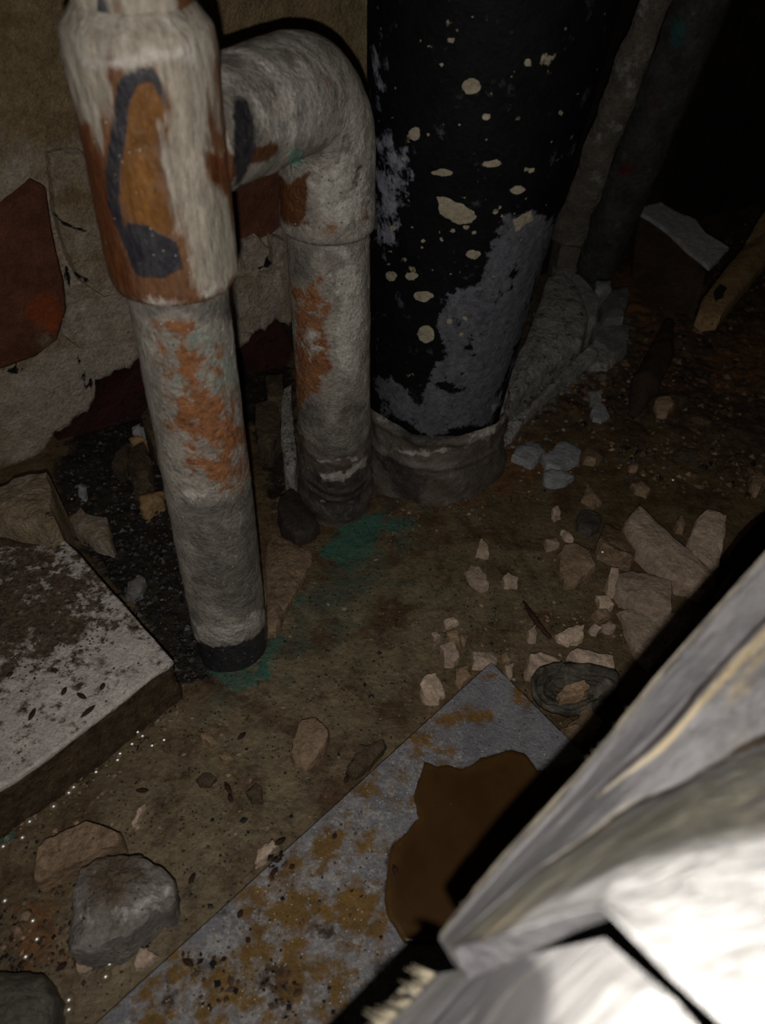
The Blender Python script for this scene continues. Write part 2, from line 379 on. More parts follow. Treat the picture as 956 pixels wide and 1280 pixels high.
TIMBER = mat('weathered_timber', (0.15, 0.145, 0.155), (0.27, 0.26, 0.262), 60, st=(1, 1, 0.12), rough=0.85, bump=0.0006, bscale=300, bst=(1, 1, 0.1), layers=[
    ('grain', ((0.16, 0.145, 0.11), (0.42, 0.39, 0.31)), 170, 1.1, 0.3, 0.9, (1, 1, 0.05)),
    ('warm', ((0.42, 0.33, 0.20), (0.52, 0.44, 0.31)), 120, 1.0, 0.2, 0.9),
    ('slit', ((0.02, 0.014, 0.01), (0.06, 0.04, 0.025)), 120, 0.6, 0.15, 0.9),
    ('pale', ((0.86, 0.84, 0.83), (0.80, 0.78, 0.76)), 60, 0.35, 0.2, 0.8, (1, 1, 0.2)),  # white paint; the flash's burnt-out white is also put into it
    ('rim', ((0.42, 0.36, 0.27), (0.20, 0.18, 0.155)), 200, 1.0, 0.2, 0.9, (1, 1, 0.3))], fine=0.3)
GLINT = mat('glint_gloss', (0.12, 0.09, 0.052), (0.17, 0.13, 0.078), 30, rough=0.2, spec=0.5, bump=0, fine=0)  # glossy mud colour of the added glint caps
k = Nt('loose_grit'); a_ = k.n.new('ShaderNodeAttribute'); a_.attribute_name = 'tint'; k.L(a_.outputs['Color'], k.b.inputs['Base Color'])
k.b.inputs['Roughness'].default_value = 0.55; GRIT = k.m

# ================================================================== FLOOR (a mud heightfield)
def P_(*a): return list(a)
PIT = [[(60, 590), (105, 520), (190, 470), (215, 540), (235, 640), (250, 760), (270, 850), (215, 860), (170, 760), (110, 690), (75, 655)],
       [(318, 430), (350, 400), (372, 470), (365, 600), (340, 640), (322, 560)], [(150, 480), (360, 380), (360, 520), (230, 560)]]
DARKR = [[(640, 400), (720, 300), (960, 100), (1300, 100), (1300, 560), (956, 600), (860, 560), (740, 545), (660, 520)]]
SILT = [[(340, 720), (480, 700), (600, 700), (740, 790), (560, 830), (420, 990), (160, 1260), (60, 1240), (120, 1000), (250, 880)],
        [(560, 640), (760, 700), (700, 800), (600, 790)]]
RUSTR = [[(745, 345), (800, 330), (850, 420), (860, 470), (830, 480), (800, 430)], [(860, 440), (956, 400), (980, 470), (900, 500)],
         [(480, 600), (640, 540), (700, 600), (560, 640)], [(10, 1130), (80, 1110), (90, 1200), (20, 1220)]]
GREEN = [[(395, 690), (425, 655), (465, 640), (482, 640), (470, 690), (440, 715), (412, 700)], [(255, 838), (270, 822), (320, 838), (345, 785), (350, 800), (330, 850), (285, 862)],
         (372, 740, 6, 22), (500, 655, 22, 8), (742, 345, 16, 10), (4, 1045, 9, 6)]
HAZE = [[(340, 780), (420, 700), (520, 640), (540, 700), (470, 760), (400, 800), (260, 900), (240, 870)]]
CRUSTR = [[(640, 470), (700, 380), (790, 400), (770, 470), (700, 500), (620, 560), (590, 560)]]

def floor_height(V, PT, DK):
    X = np.c_[V[:, :2], np.zeros(len(V))]
    z = 0.0012 * fbm(X, 18, 4, 3) + 0.0006 * fbm(X, 90, 3, 5)
    rough = np.clip(PT * 1.0 + DK * 1.0, 0, 1)
    z = z + rough * (0.005 * fbm(X, 30, 4, 8) + 0.0035 * np.abs(fbm(X, 80, 4, 12)) + 0.0015 * fbm(X, 240, 3, 31)) - 0.004 * PT
    return z
gx = np.r_[np.linspace(-0.9, -0.37, 12)[:-1], np.linspace(-0.37, 0.42, 395), np.linspace(0.42, 2.2, 180)[1:]]
gy = np.r_[np.linspace(-0.5, -0.02, 14)[:-1], np.linspace(-0.02, 0.66, 340), np.linspace(0.66, 2.6, 200)[1:]]
XX, YY = np.meshgrid(gx, gy); V = np.c_[XX.ravel(), YY.ravel(), np.zeros(XX.size)]
vis = (V - CAM) @ FW > 0.05
def fm(polys, soft):
    m = np.zeros(len(V)); m[vis] = pmask(V[vis], polys, soft); return m
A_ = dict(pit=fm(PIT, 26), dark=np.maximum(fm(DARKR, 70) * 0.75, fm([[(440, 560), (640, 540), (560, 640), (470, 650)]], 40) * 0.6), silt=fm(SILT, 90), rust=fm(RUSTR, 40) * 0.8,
          green=fm(GREEN, 16), haze=fm(HAZE, 70) * 0.62, crust=fm(CRUSTR, 40) * 0.8)
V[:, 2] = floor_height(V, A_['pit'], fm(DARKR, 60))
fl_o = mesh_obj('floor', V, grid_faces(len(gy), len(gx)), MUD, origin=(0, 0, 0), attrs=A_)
tag(fl_o, 'wet muddy brown cavity floor with green copper stains', None, None, 'structure')

# ================================================================== WALL (sandy mortar with bricks and stones set in it)
def wall_patch(name, u0, u1, z0f, z1, off, m, attrs, du=0.0035, amp=0.003, parent=None, thick=0.0):
    us = np.arange(u0, u1, du); nz = int((z1 - 0.0) / du); ts = np.linspace(0, 1, nz); L = []
    for t in ts:
        zb = np.array([z0f(u) for u in us]); z = zb + (z1 - zb) * t
        L.append(np.c_[WA[0] + WD[0] * us + WN[0] * off, WA[1] + WD[1] * us + WN[1] * off, z])
    V = np.vstack(L)
    V = V + WN * (amp * fbm(V, 22, 5, 21)[:, None] + 0.0007 * fbm(V, 160, 3, 25)[:, None])
    fc = grid_faces(nz, len(us)); nv = len(V)
    if thick:      # the lower edge turns back into the wall
        e = V[:len(us)] - WN * thick; V = np.vstack([V, e])
        fc += [(nv + j, nv + j + 1, j + 1, j) for j in range(len(us) - 1)]
    return mesh_obj(name, V, fc, m, parent, origin=(WA[0], WA[1], 0) if not parent else None, attrs=attrs(V))
# lower broken edge of the mortar, traced on the wall plane
edge_px = [(-60, 640), (0, 603), (40, 572), (95, 520), (120, 497), (122, 478), (150, 462), (190, 432), (205, 424), (290, 440), (312, 425), (345, 398), (365, 405), (470, 360), (560, 330)]
eu = []
for q in edge_px:
    p = Wl(*q, 0.0); eu.append(((p - WA) @ WD, p[2]))
eu = sorted(eu)
def edge_z(u):
    z = float(np.interp(u, [e[0] for e in eu], [e[1] for e in eu]))
    return max(0.0, z + 0.0035 * math.sin(u * 260) * math.sin(u * 97 + 1) + 0.0015 * math.sin(u * 900))
def wattr(V):
    return dict(pale=pmask(V, [[(60, 190), (130, 180), (200, 430), (90, 560), (0, 600), (0, 460), (90, 430)], [(290, 290), (360, 280), (350, 430), (300, 430)], [(0, 170), (50, 190), (40, 250), (0, 270)]], 40),
                brown=pmask(V, [[(-60, -60), (200, -60), (110, 180), (60, 185), (0, 190)], [(230, -40), (470, -40), (470, 100), (230, 110)]], 50),
                hole=pmask(V, [(14, 460, 14, 7), (79, 445, 3, 5), (99, 450, 3, 6), (105, 470, 4, 12), (118, 480, 16, 7), (118, 445, 3, 4), (83, 345, 4, 12), (325, 325, 20, 14)], 9))
WALL = wall_patch('wall_back', -0.22, 0.36, edge_z, 0.75, 0.0, PLASTER, wattr, thick=0.03)
tag(WALL, 'sandy mortar wall behind the pipes, broken away at its foot', None, None, 'structure')
def wattr2(V): return dict(pale=np.zeros(len(V)), brown=np.zeros(len(V)), hole=np.full(len(V), 0.45))
DARKWALL = mat('near_black_masonry', (0.010, 0.007, 0.006), (0.028, 0.019, 0.014), 40, rough=0.85, bump=0.001, bscale=150)  # near-black masonry; its colour also makes the far right void black
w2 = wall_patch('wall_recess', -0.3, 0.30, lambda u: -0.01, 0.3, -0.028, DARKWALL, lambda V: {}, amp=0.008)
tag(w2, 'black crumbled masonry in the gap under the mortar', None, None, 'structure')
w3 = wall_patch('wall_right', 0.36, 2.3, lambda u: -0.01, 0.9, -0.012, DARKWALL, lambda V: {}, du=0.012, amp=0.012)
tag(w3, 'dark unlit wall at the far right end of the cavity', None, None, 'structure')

def battr(orange=(), pale=()):
    return lambda V: dict(orange=pmask(V, orange, 22) if orange else np.zeros(len(V)), pale=pmask(V, pale, 30) if pale else np.zeros(len(V)))
def pattr(V): return dict(pale=np.full(len(V), 0.45), brown=np.full(len(V), 0.3), hole=np.zeros(len(V)))
b = chunk('brick', [(-70, 300), (0, 262), (40, 226), (58, 236), (68, 300), (80, 350), (84, 385), (72, 425), (45, 446), (0, 462), (-70, 480)], 0.005, BRICK, parent=WALL, onto='wall', thick=0.02,
          attrs=battr([(58, 392, 26, 24)], [(60, 425, 22, 14)]), rough=0.0015, n=60, rings=9, smooth=True, ns=18)
tag(b, 'dark red brick with an orange spalled corner')
chunk('brick', [(284, 232), (330, 195), (362, 188), (366, 270), (345, 290), (312, 304), (292, 306)], 0.0035, BRICK, parent=WALL, onto='wall', thick=0.02, attrs=battr(), n=40, rings=7, smooth=True, ns=18)
chunk('stone', [(60, 195), (100, 188), (128, 210), (146, 262), (160, 320), (163, 368), (130, 372), (100, 352), (84, 320), (70, 270)], 0.006, PLASTER, parent=WALL, onto='wall', thick=0.02,
      attrs=lambda V: dict(pale=np.full(len(V), 0.4), brown=pmask(V, [(95, 250, 34, 30), (110, 320, 30, 16)], 40) * 0.9, hole=pmask(V, [[(62, 262), (80, 278), (108, 288), (108, 290), (78, 281)], [(84, 335), (110, 350), (125, 365), (108, 353)]], 5)), rough=0.0022, n=44, rings=9, smooth=True, ns=20)
chunk('stone', [(86, 366), (120, 352), (165, 370), (190, 385), (195, 420), (150, 432), (100, 436), (78, 420)], 0.005, PLASTER, parent=WALL, onto='wall', thick=0.02, attrs=lambda V: dict(pale=np.full(len(V), 0.6), brown=np.zeros(len(V)), hole=np.zeros(len(V))), rough=0.002, n=40, rings=8, smooth=True, ns=20)
for i, q in enumerate([[(302, 300), (322, 292), (338, 310), (330, 332), (306, 340)], [(330, 345), (352, 338), (356, 375), (340, 392), (318, 380)], [(296, 350), (316, 345), (318, 372), (330, 392), (318, 420), (300, 415)],
                       [(340, 295), (356, 300), (356, 335), (342, 330)]]):
    chunk('mortar_lump', q, 0.007 + 0.002 * (i % 2), PLASTER, parent=WALL, onto='wall', thick=0.02, attrs=lambda V: dict(pale=np.full(len(V), 0.6), brown=np.zeros(len(V)), hole=np.zeros(len(V))), rough=0.0022, n=22, smooth=True)
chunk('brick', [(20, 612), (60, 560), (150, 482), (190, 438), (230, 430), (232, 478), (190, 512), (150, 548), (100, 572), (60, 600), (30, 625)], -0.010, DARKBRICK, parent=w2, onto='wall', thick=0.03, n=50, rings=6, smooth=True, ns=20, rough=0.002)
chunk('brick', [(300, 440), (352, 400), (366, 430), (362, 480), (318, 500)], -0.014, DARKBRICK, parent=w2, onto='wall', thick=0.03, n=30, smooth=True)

# ================================================================== COPPER WASTE PIPES
def cattr(V, N, **kw):
    fr = frontside(V, N); out = {}
    for k_ in ('teal', 'slate', 'rust', 'brown', 'orange', 'dark', 'white', 'green', 'crust', 'streak'):
        v = kw.get(k_)
        if v is None: out[k_] = np.zeros(len(V))
        else:
            polys, soft, gain, back = (list(v) + [1.0, 0.3])[:4] if len(v) == 2 else (list(v) + [0.3])[:4]
            out[k_] = pmask(V, polys, soft, fr, back) * gain
    return out
LB = G(291, 805); MB_ = G(420, 628); R1 = 0.0185; R2 = 0.0215
up = np.array([0, 0, 1.0])
upl = np.array([0.006, 0, 1.0])
copper = empty('copper_waste_pipe', LB, 'crusted copper waste pipe: tee on a left leg, bend down to a second leg', 'pipe')
def crustdisp(V, N, a1=0.0007, a2=0.0004, s=0):
    return V + N * (a1 * fbm(V, 60, 4, s)[:, None] + a2 * np.abs(fbm(V, 220, 3, s + 5))[:, None])
# left leg
V, fc, N, t = tube([LB - upl * 0.012, LB + upl * 0.02, LB + upl * 0.09, LB + upl * 0.215], [0.0178, 0.0192, 0.0190, 0.0176])
V = crustdisp(V, N, s=1)
mesh_obj('down_pipe', V, fc, CU, copper, attrs=cattr(V, N,
    rust=([[(204, 395), (235, 392), (275, 430), (290, 480), (318, 520), (324, 605), (290, 618), (228, 608), (212, 540), (204, 470)]], 44, 0.70, 0.4),
    teal=([[(200, 390), (290, 400), (315, 520), (280, 520), (210, 500)]], 40, 0.6, 0.2),
    slate=([[(180, 370), (300, 365), (305, 400), (185, 400)], [(222, 618), (330, 610), (332, 770), (245, 770)]], 30, 0.85, 0.3),
    dark=([[(240, 795), (262, 806), (300, 800), (334, 778), (340, 850), (250, 850)]], 16, 1.0, 0.2),
    orange=([[(218, 412), (224, 408), (238, 455), (233, 458)]], 8, 0.9, 0.0),
    white=([[(238, 772), (270, 788), (300, 780), (332, 762), (332, 778), (300, 796), (270, 806), (244, 795)], [(222, 612), (260, 608), (262, 622), (226, 626)], [(285, 400), (300, 400), (330, 600), (316, 560)], (323, 595, 6, 8)], 18, 0.9, 0.3)))
# tee fitting of the left leg, with the horizontal branch
hz = 0.256
tz0, tz1 = 0.2145, 0.292
V, fc, N, t = tube([LB + upl * (tz0 - 0.001), LB + upl * tz0, LB + upl * (tz0 + 0.003), LB + upl * 0.27, LB + upl * 0.285, LB + upl * tz1, LB + upl * (tz1 + 0.006)],
                   [0.0178, 0.0212, 0.0222, 0.0218, 0.0224, 0.0215, 0.0165], 84, 0.0012)
V = crustdisp(V, N, 0.0007, 0.00035, 4)
TEE = mesh_obj('tee_fitting', V, fc, FITTING, copper, attrs=cattr(V, N,
    dark=([[(150, 94), (170, 84), (191, 82), (203, 107), (213, 141), (209, 140), (197, 116), (188, 104), (172, 106), (162, 128), (158, 162), (152, 215), (150, 250), (158, 285), (160, 320), (148, 300), (136, 258), (132, 220), (134, 190), (140, 150), (144, 112)], [(158, 275), (185, 280), (222, 300), (230, 335), (205, 350), (170, 345), (152, 310)], (194, 238, 4, 9)], 7, 0.95, 0.0),
    orange=([[(174, 106), (188, 104), (200, 122), (206, 150), (196, 190), (204, 240), (224, 290), (205, 292), (160, 275), (150, 250), (154, 200), (164, 140)]], 12, 0.95, 0.3),
    brown=([[(70, 100), (95, 150), (118, 150), (128, 200), (132, 260), (165, 350), (165, 370), (140, 350), (100, 230)], [(250, 185), (300, 190), (300, 260), (275, 250)]], 20, 0.9, 0.5),
    crust=([[(50, -30), (270, -30), (275, 130), (272, 180), (300, 270), (306, 345), (262, 376), (240, 350), (228, 290), (200, 240), (196, 180), (206, 130), (190, 80), (150, 82), (140, 130), (128, 190), (104, 170), (78, 110)]], 26, 0.92, 0.4),
    streak=([[(60, 0), (240, 0), (250, 80), (62, 80)], [(186, 140), (215, 140), (235, 200), (240, 300), (215, 290), (200, 230), (190, 190)], [(100, 130), (140, 130), (128, 190), (108, 170)], [(134, 100), (146, 100), (136, 200), (128, 190)]], 26, 0.62, 0.2),
    white=([[(64, 62), (120, 72), (180, 66), (240, 50), (252, 85), (200, 76), (150, 88), (90, 92)], [(160, 368), (205, 378), (240, 372), (280, 350), (284, 358), (240, 384), (200, 386), (160, 376)]], 22, 0.8, 0.3)))
V, fc, N, t = tube([LB + upl * (tz1 - 0.002), LB + upl * 0.32, LB + upl * 0.42], [0.0172, 0.0165, 0.0162], 60, 0.002)
V = crustdisp(V, N, 0.0008, 0.0004, 9)
mesh_obj('upper_pipe', V, fc, FITTING, copper, attrs=cattr(V, N, crust=([[(60, -60), (230, -60), (230, 80), (60, 80)]], 20, 0.85, 0.6),
    dark=([[(118, -10), (136, -10), (140, 40), (122, 40)]], 12, 0.9, 0.0), orange=([[(138, -10), (152, -10), (154, 30), (142, 35)]], 10, 0.9, 0.0), white=([[(60, 40), (230, 40), (230, 80), (60, 80)]], 24, 0.6, 0.2)))
# elbow: from the tee across to the second leg, then down
d = (MB_ - LB) * [1, 1, 0]; dl = np.linalg.norm(d); d = d / dl
be = 0.034; pts = []; rad = []
hz2 = 0.251; MT = MB_ + [-0.0028, 0, 0]
p0 = LB + upl * hz + d * 0.010; p1 = np.array([MT[0], MT[1], hz2]) - d * be
pts += [p0, p0 + (p1 - p0) * 0.5, p0 + (p1 - p0) * 0.55, p1]; rad += [0.0200, 0.0205, 0.0218, 0.0226]
for a in np.linspace(0, math.pi / 2, 14)[1:]:
    pts.append(p1 + d * be * math.sin(a) - up * be * (1 - math.cos(a))); rad.append(0.0228 - 0.0002 * math.sin(a))
q = pts[-1]; zr = 0.186
pts += [np.array([q[0], q[1], zr + 0.003]), np.array([q[0], q[1], zr]), np.array([q[0], q[1], zr - 0.0012])]; rad += [0.0232, 0.0236, 0.0222]
V, fc, N, t = tube(pts, rad, 84, 0.0020)
V = crustdisp(V, N, 0.0008, 0.0005, 14)
mesh_obj('elbow_fitting', V, fc, CU, copper, attrs=cattr(V, N,
    white=([[(240, 60), (380, 30), (470, 120), (470, 290), (385, 285), (390, 215), (395, 190), (340, 180), (318, 150), (300, 110), (262, 150), (250, 120)]], 26, 0.66, 0.3),
    dark=([[(287, 115), (305, 125), (318, 150), (322, 190), (312, 215), (298, 240), (290, 215), (287, 160)], (273, 110, 6, 5), (450, 230, 7, 28)], 14, 0.95, 0.1),  # the crescent paints the shade in the socket gap
    brown=([[(270, 195), (345, 176), (352, 190), (300, 215), (270, 260)], [(346, 215), (362, 224), (388, 212), (384, 280), (362, 282), (350, 270)]], 12, 0.95, 0.6),
    rust=([(412, 288, 10, 5), (452, 272, 16, 10), (405, 100, 16, 10), (345, 130, 16, 14)], 22, 0.8, 0.4),
    slate=([[(348, 200), (360, 215), (362, 270), (346, 270)], (420, 180, 25, 16)], 22, 0.75, 0.3),
    green=([(369, 198, 12, 12)], 10, 1.0, 0.0)))
# second leg
V, fc, N, t = tube([[MB_[0], MB_[1], -0.012], [MB_[0], MB_[1], 0.03], [MB_[0] * 0.6 + q[0] * 0.4, q[1], 0.1], [q[0], q[1], zr + 0.002]], [0.0215, 0.0215, 0.0212, 0.0205])
V = crustdisp(V, N, 0.0008, 0.0005, 19)
mesh_obj('down_pipe', V, fc, CU, copper, attrs=cattr(V, N,
    rust=([[(366, 352), (395, 352), (408, 390), (410, 460), (392, 500), (372, 505), (364, 440)]], 18, 0.85, 0.4),
    white=([[(400, 300), (462, 300), (462, 480), (415, 480), (412, 380)], (388, 430, 10, 22)], 30, 0.62, 0.3),
    slate=([[(355, 300), (400, 300), (392, 350), (358, 350)], [(370, 500), (465, 500), (465, 650), (370, 650)]], 20, 0.7, 0.2)))
# lead-like sleeve wrapped round the foot of the second leg, folded
zs = np.linspace(-0.006, 0.062, 46)
rs = 0.0222 + 0.0022 * np.exp(-((zs - 0.012) / 0.006) ** 2) + 0.0012 * np.exp(-((zs - 0.032) / 0.002) ** 2) + 0.0012 * np.exp(-((zs - 0.026) / 0.0015) ** 2) + 0.0008 * np.exp(-((zs - 0.055) / 0.002) ** 2)
V, fc, N, t = tube([[MB_[0], MB_[1], z] for z in zs], rs, 96, 0.0008, cap=False)
ang = np.arctan2(N[:, 1], N[:, 0])
V = V + N * (0.0012 * fbm(np.c_[ang * 1.0, V[:, 2] * 60 + ang * 1.2, V[:, 2] * 0], 1.6, 4, 40)[:, None] + 0.0005 * fbm(V, 150, 3, 41)[:, None])
V[:, 2] += 0.004 * np.sin(ang * 2 + 1.0)
sl = mesh_obj('sleeve', V, fc, SLEEVE, copper, attrs=dict(dark=pmask(V, [[(380, 590), (460, 580), (450, 650), (380, 640)]], 30), white=pmask(V, [[(400, 592), (430, 590), (460, 570), (460, 582), (430, 602), (402, 600)], [(395, 575), (445, 570), (445, 576), (398, 580)], [(360, 500), (372, 520), (395, 545), (388, 548), (362, 530)]], 8)))  # white streaks are highlights painted along the folds
tag(sl, 'folded grey sleeve round the foot of the right leg')
chunk('rubber_flap', [(350, 622), (362, 612), (378, 620), (390, 640), (400, 652), (388, 662), (368, 668), (352, 655), (347, 638)], 0.010, RUBBER, parent=copper, dome=0.003, smooth=True, n=26)

# ================================================================== BLACK SOIL PIPE
SB = G(533, 566); ST = P(609, 40, 0.35); ax = (ST - SB) / np.linalg.norm(ST - SB)
soil = empty('soil_pipe', SB, 'large black-painted soil pipe with flaking grey patches', 'pipe')
V, fc, N, t = tube([SB - ax * 0.01, SB + ax * 0.05, SB + ax * 0.16, ST, ST + ax * 0.12], [0.0435, 0.0445, 0.049, 0.0550, 0.0590], 200, 0.0011)
V = V + N * (0.0005 * fbm(V, 60, 4, 3)[:, None])
fr = frontside(V, N)
FLECKS = []
for i in range(110):
    fx, fy = random.uniform(475, 720), random.choice([random.uniform(0, 420), random.uniform(80, 380)]); f_ = random.choice([1.2, 1.6, 2.2, 3.2])
    FLECKS.append([(fx + f_ * random.uniform(0.6, 1.7) * math.cos(a), fy + f_ * random.uniform(0.5, 1.2) * math.sin(a)) for a in np.linspace(0, 5.4, 6)])
mesh_obj('pipe_wall', V, fc, BLACK, soil, attrs=dict(
    grey=pmask(V, [[(612, 300), (630, 272), (665, 262), (700, 270), (690, 310), (650, 430), (612, 530), (540, 545), (480, 520), (462, 470), (490, 470), (520, 500), (552, 440), (545, 400), (555, 362), (598, 352)]], 14, fr, 0.2) * 0.86,
    white=np.maximum(pmask(V, [[(466, 170), (490, 165), (512, 200), (508, 240), (498, 300), (480, 315), (466, 300)], [(462, 60), (476, 40), (484, 110), (470, 140)]], 22, fr) * 0.66, pmask(V, [[(700, 270), (715, 240), (650, 440), (620, 510), (608, 520), (660, 400)]], 14, fr) * 0.5),
    tan=pmask(V, [[(545, 246), (556, 245), (570, 252), (594, 264), (588, 280), (566, 278), (550, 266)], (646, 238, 11, 5), (552, 216, 16, 6), (518, 168, 9, 10), (590, 108, 12, 9), (532, 418, 11, 13), (592, 318, 10, 5), (515, 345, 8, 5), (608, 146, 5, 4), (488, 345, 7, 6), [(640, 275), (664, 262), (668, 275), (645, 290)], (615, 205, 12, 4), (660, 78, 4, 4), (563, 50, 4, 4), (530, 370, 12, 6)] + FLECKS, 5, fr),
    black=pmask(V, [(560, 480, 30, 18), (640, 350, 10, 26), (590, 430, 14, 20), (500, 420, 22, 30)], 20, fr) * 0.55))
# collar: a flared wrapped joint at its foot
zs = np.linspace(0, 0.062, 60); base = SB - ax * 0.004
rs = 0.0468 + 0.0095 * np.clip(1 - zs / 0.062, 0, 1) ** 1.3 + 0.0020 * np.exp(-((zs - 0.056) / 0.0025) ** 2) + 0.0018 * np.exp(-((zs - 0.038) / 0.002) ** 2)
V, fc, N, t = tube([base + ax * z for z in zs], rs, 120, 0.001, cap=False)
ang = np.arctan2(N[:, 1], N[:, 0])
V = V + N * (0.0042 * fbm(np.c_[ang * 2.0, V[:, 2] * 50 + ang * 2, V[:, 2] * 0], 1.3, 4, 50)[:, None] + 0.0006 * fbm(V, 140, 3, 51)[:, None])
mesh_obj('collar', V, fc, SLEEVE, soil, attrs=dict(dark=pmask(V, [[(490, 535), (580, 532), (575, 552), (500, 556)], [(460, 560), (560, 600), (500, 640)]], 20) * 0.9,
         white=pmask(V, [[(470, 520), (540, 532), (610, 515), (640, 490), (640, 498), (610, 528), (540, 542), (470, 528)], [(490, 560), (530, 566), (560, 558), (560, 564), (530, 572), (490, 566)], [(600, 500), (660, 430), (700, 440), (620, 540), (580, 560)]], 10) * 0.85))  # thin white arcs are highlights put into the colour

# ================================================================== LIMY CONCRETE round the pipe foot, in broken lumps
LUMPS = [
 ('concrete_lump', [(622, 500), (640, 455), (668, 400), (682, 362), (700, 358), (722, 378), (735, 405), (728, 428), (690, 450), (660, 474), (630, 510)], 0.020, CRUST, 'large limy white concrete lump against the soil pipe foot', 0.006),
 ('concrete_lump', [(602, 552), (636, 532), (672, 496), (706, 466), (737, 442), (744, 452), (705, 475), (665, 515), (640, 545), (600, 570)], 0.007, CRUST, 'long low ledge of concrete below the crack by the soil pipe', 0.002),
 ('concrete_lump', [(683, 345), (700, 338), (722, 345), (738, 358), (750, 375), (748, 395), (730, 402), (712, 385), (695, 370)], 0.022, GREYCEM, 'flat grey concrete lump between limy lump and rear pipe', 0.001),
 ('concrete_lump', [(752, 378), (765, 358), (785, 356), (788, 370), (778, 398), (755, 402)], 0.018, GREYCEM, 'upright dark grey concrete lump under the green stain', 0.002),
 ('concrete_lump', [(738, 404), (788, 405), (785, 430), (770, 440), (742, 425)], 0.012, GREYCEM, 'rectangular grey concrete lump with straight top edge', 0.001),
 ('concrete_lump', [(690, 325), (700, 318), (718, 322), (722, 338), (712, 350), (694, 345)], 0.026, GREYCEM, 'small rounded grey lump at the foot of the mortar strip', 0.003),
 ('plaster_chip', [(745, 352), (764, 350), (765, 358), (752, 365), (745, 362)], 0.024, BLUECEM, 'tiny near-white chip beside the green stain', 0.001),
 ('concrete_lump', [(730, 440), (748, 432), (770, 448), (760, 455), (732, 452)], 0.008, CRUST, 'small triangular limy lump right of the crack', 0.001),
]
for nm, poly, h, m, lab, dome in LUMPS:
    chunk(nm, poly, h, m, lab, 'rubble', dome=dome, rough=0.0022, n=34, rings=6, smooth=True)

# ================================================================== REAR PIPE and mortar strip
RB = G(742, 335); RTp = P(872, 0, 0.56); RTp = RTp + (RTp - RB) * 0.4
V, fc, N, t = tube([RB - (RTp - RB) * 0.02, RB + (RTp - RB) * 0.3, RTp], [0.022, 0.0225, 0.0235], 60, 0.004)
V = crustdisp(V, N, 0.0012, 0.0008, 61); fr = frontside(V, N)
REARCU = mat('dark_rear_pipe', (0.035, 0.035, 0.034), (0.075, 0.072, 0.065), 60, rough=0.8, bump=0.0008, bscale=200, layers=[
    ('red', (0.09, 0.012, 0.01), 60, 0.8, 0.15), ('teal', (0.03, 0.09, 0.085), 60, 0.8, 0.15), (0.25, ((0.2, 0.19, 0.17), (0.1, 0.1, 0.09)), 60, 1.3, 0.12)])
o = mesh_obj('rear_pipe', V, fc, REARCU, attrs=dict(red=pmask(V, [(785, 212, 17, 14), (820, 125, 10, 14)], 16, fr) * 0.75, teal=pmask(V, [(848, 40, 10, 24)], 14, fr)), origin=RB)
tag(o, 'dark leaning pipe standing behind the black soil pipe', 'pipe')
# strip of mortar / lath leaning between the two
a0, a1 = P(706, 305, 0.60), P(812, 20, 0.47); a1 = a1 + (a1 - a0) * 0.3
dd = (a1 - a0) / np.linalg.norm(a1 - a0); sd = np.cross(dd, CAM - a0); sd /= np.linalg.norm(sd); bk = np.cross(sd, dd); bk = bk if bk @ (CAM - a0) < 0 else -bk
n = 90; V = []; Ln = np.linalg.norm(a1 - a0)
for i in range(n):
    c0 = a0 + dd * Ln * i / (n - 1); w = 0.0125 + 0.0008 * math.sin(i * 0.35) * math.sin(i * 0.11 + 1) - 0.004 * i / n
    for (su, bu) in ((-1, 0), (-0.5, -0.15), (0, -0.2), (0.5, -0.15), (1, 0), (1, 1), (0, 1.1), (-1, 1)):
        V.append(c0 + sd * su * w + bk * bu * 0.010)
V = np.array(V); V = V + np.stack([fbm(V, 55, 4, 70 + k_) for k_ in range(3)], -1) * 0.003
fc = grid_faces(n, 8, True) + [tuple(range(8))[::-1], tuple((n - 1) * 8 + j for j in range(8))]
o = mesh_obj('mortar_strip', V, fc, mat('grey_brown_mortar', (0.085, 0.072, 0.058), (0.15, 0.13, 0.105), 50, rough=0.9, bump=0.001, layers=[(0.3, ((0.4, 0.38, 0.36), (0.25, 0.24, 0.22)), 60, 1.2, 0.12)]), origin=a0)
tag(o, 'crumbly grey-brown mortar strip leaning beside the black soil pipe', 'mortar')
chunk('mortar_lump', [(700, 262), (712, 245), (730, 240), (742, 246), (738, 262), (732, 282), (728, 300), (702, 300), (695, 285)], 0.055, mat('brown_lump', (0.11, 0.095, 0.07), (0.19, 0.165, 0.125), 60, rough=0.9, bump=0.001),
      'brownish mortar lump at the foot of the leaning mortar strip', 'rubble', dome=0.004, rough=0.003, smooth=True, rings=6, thick=0.06, spread=1.0)

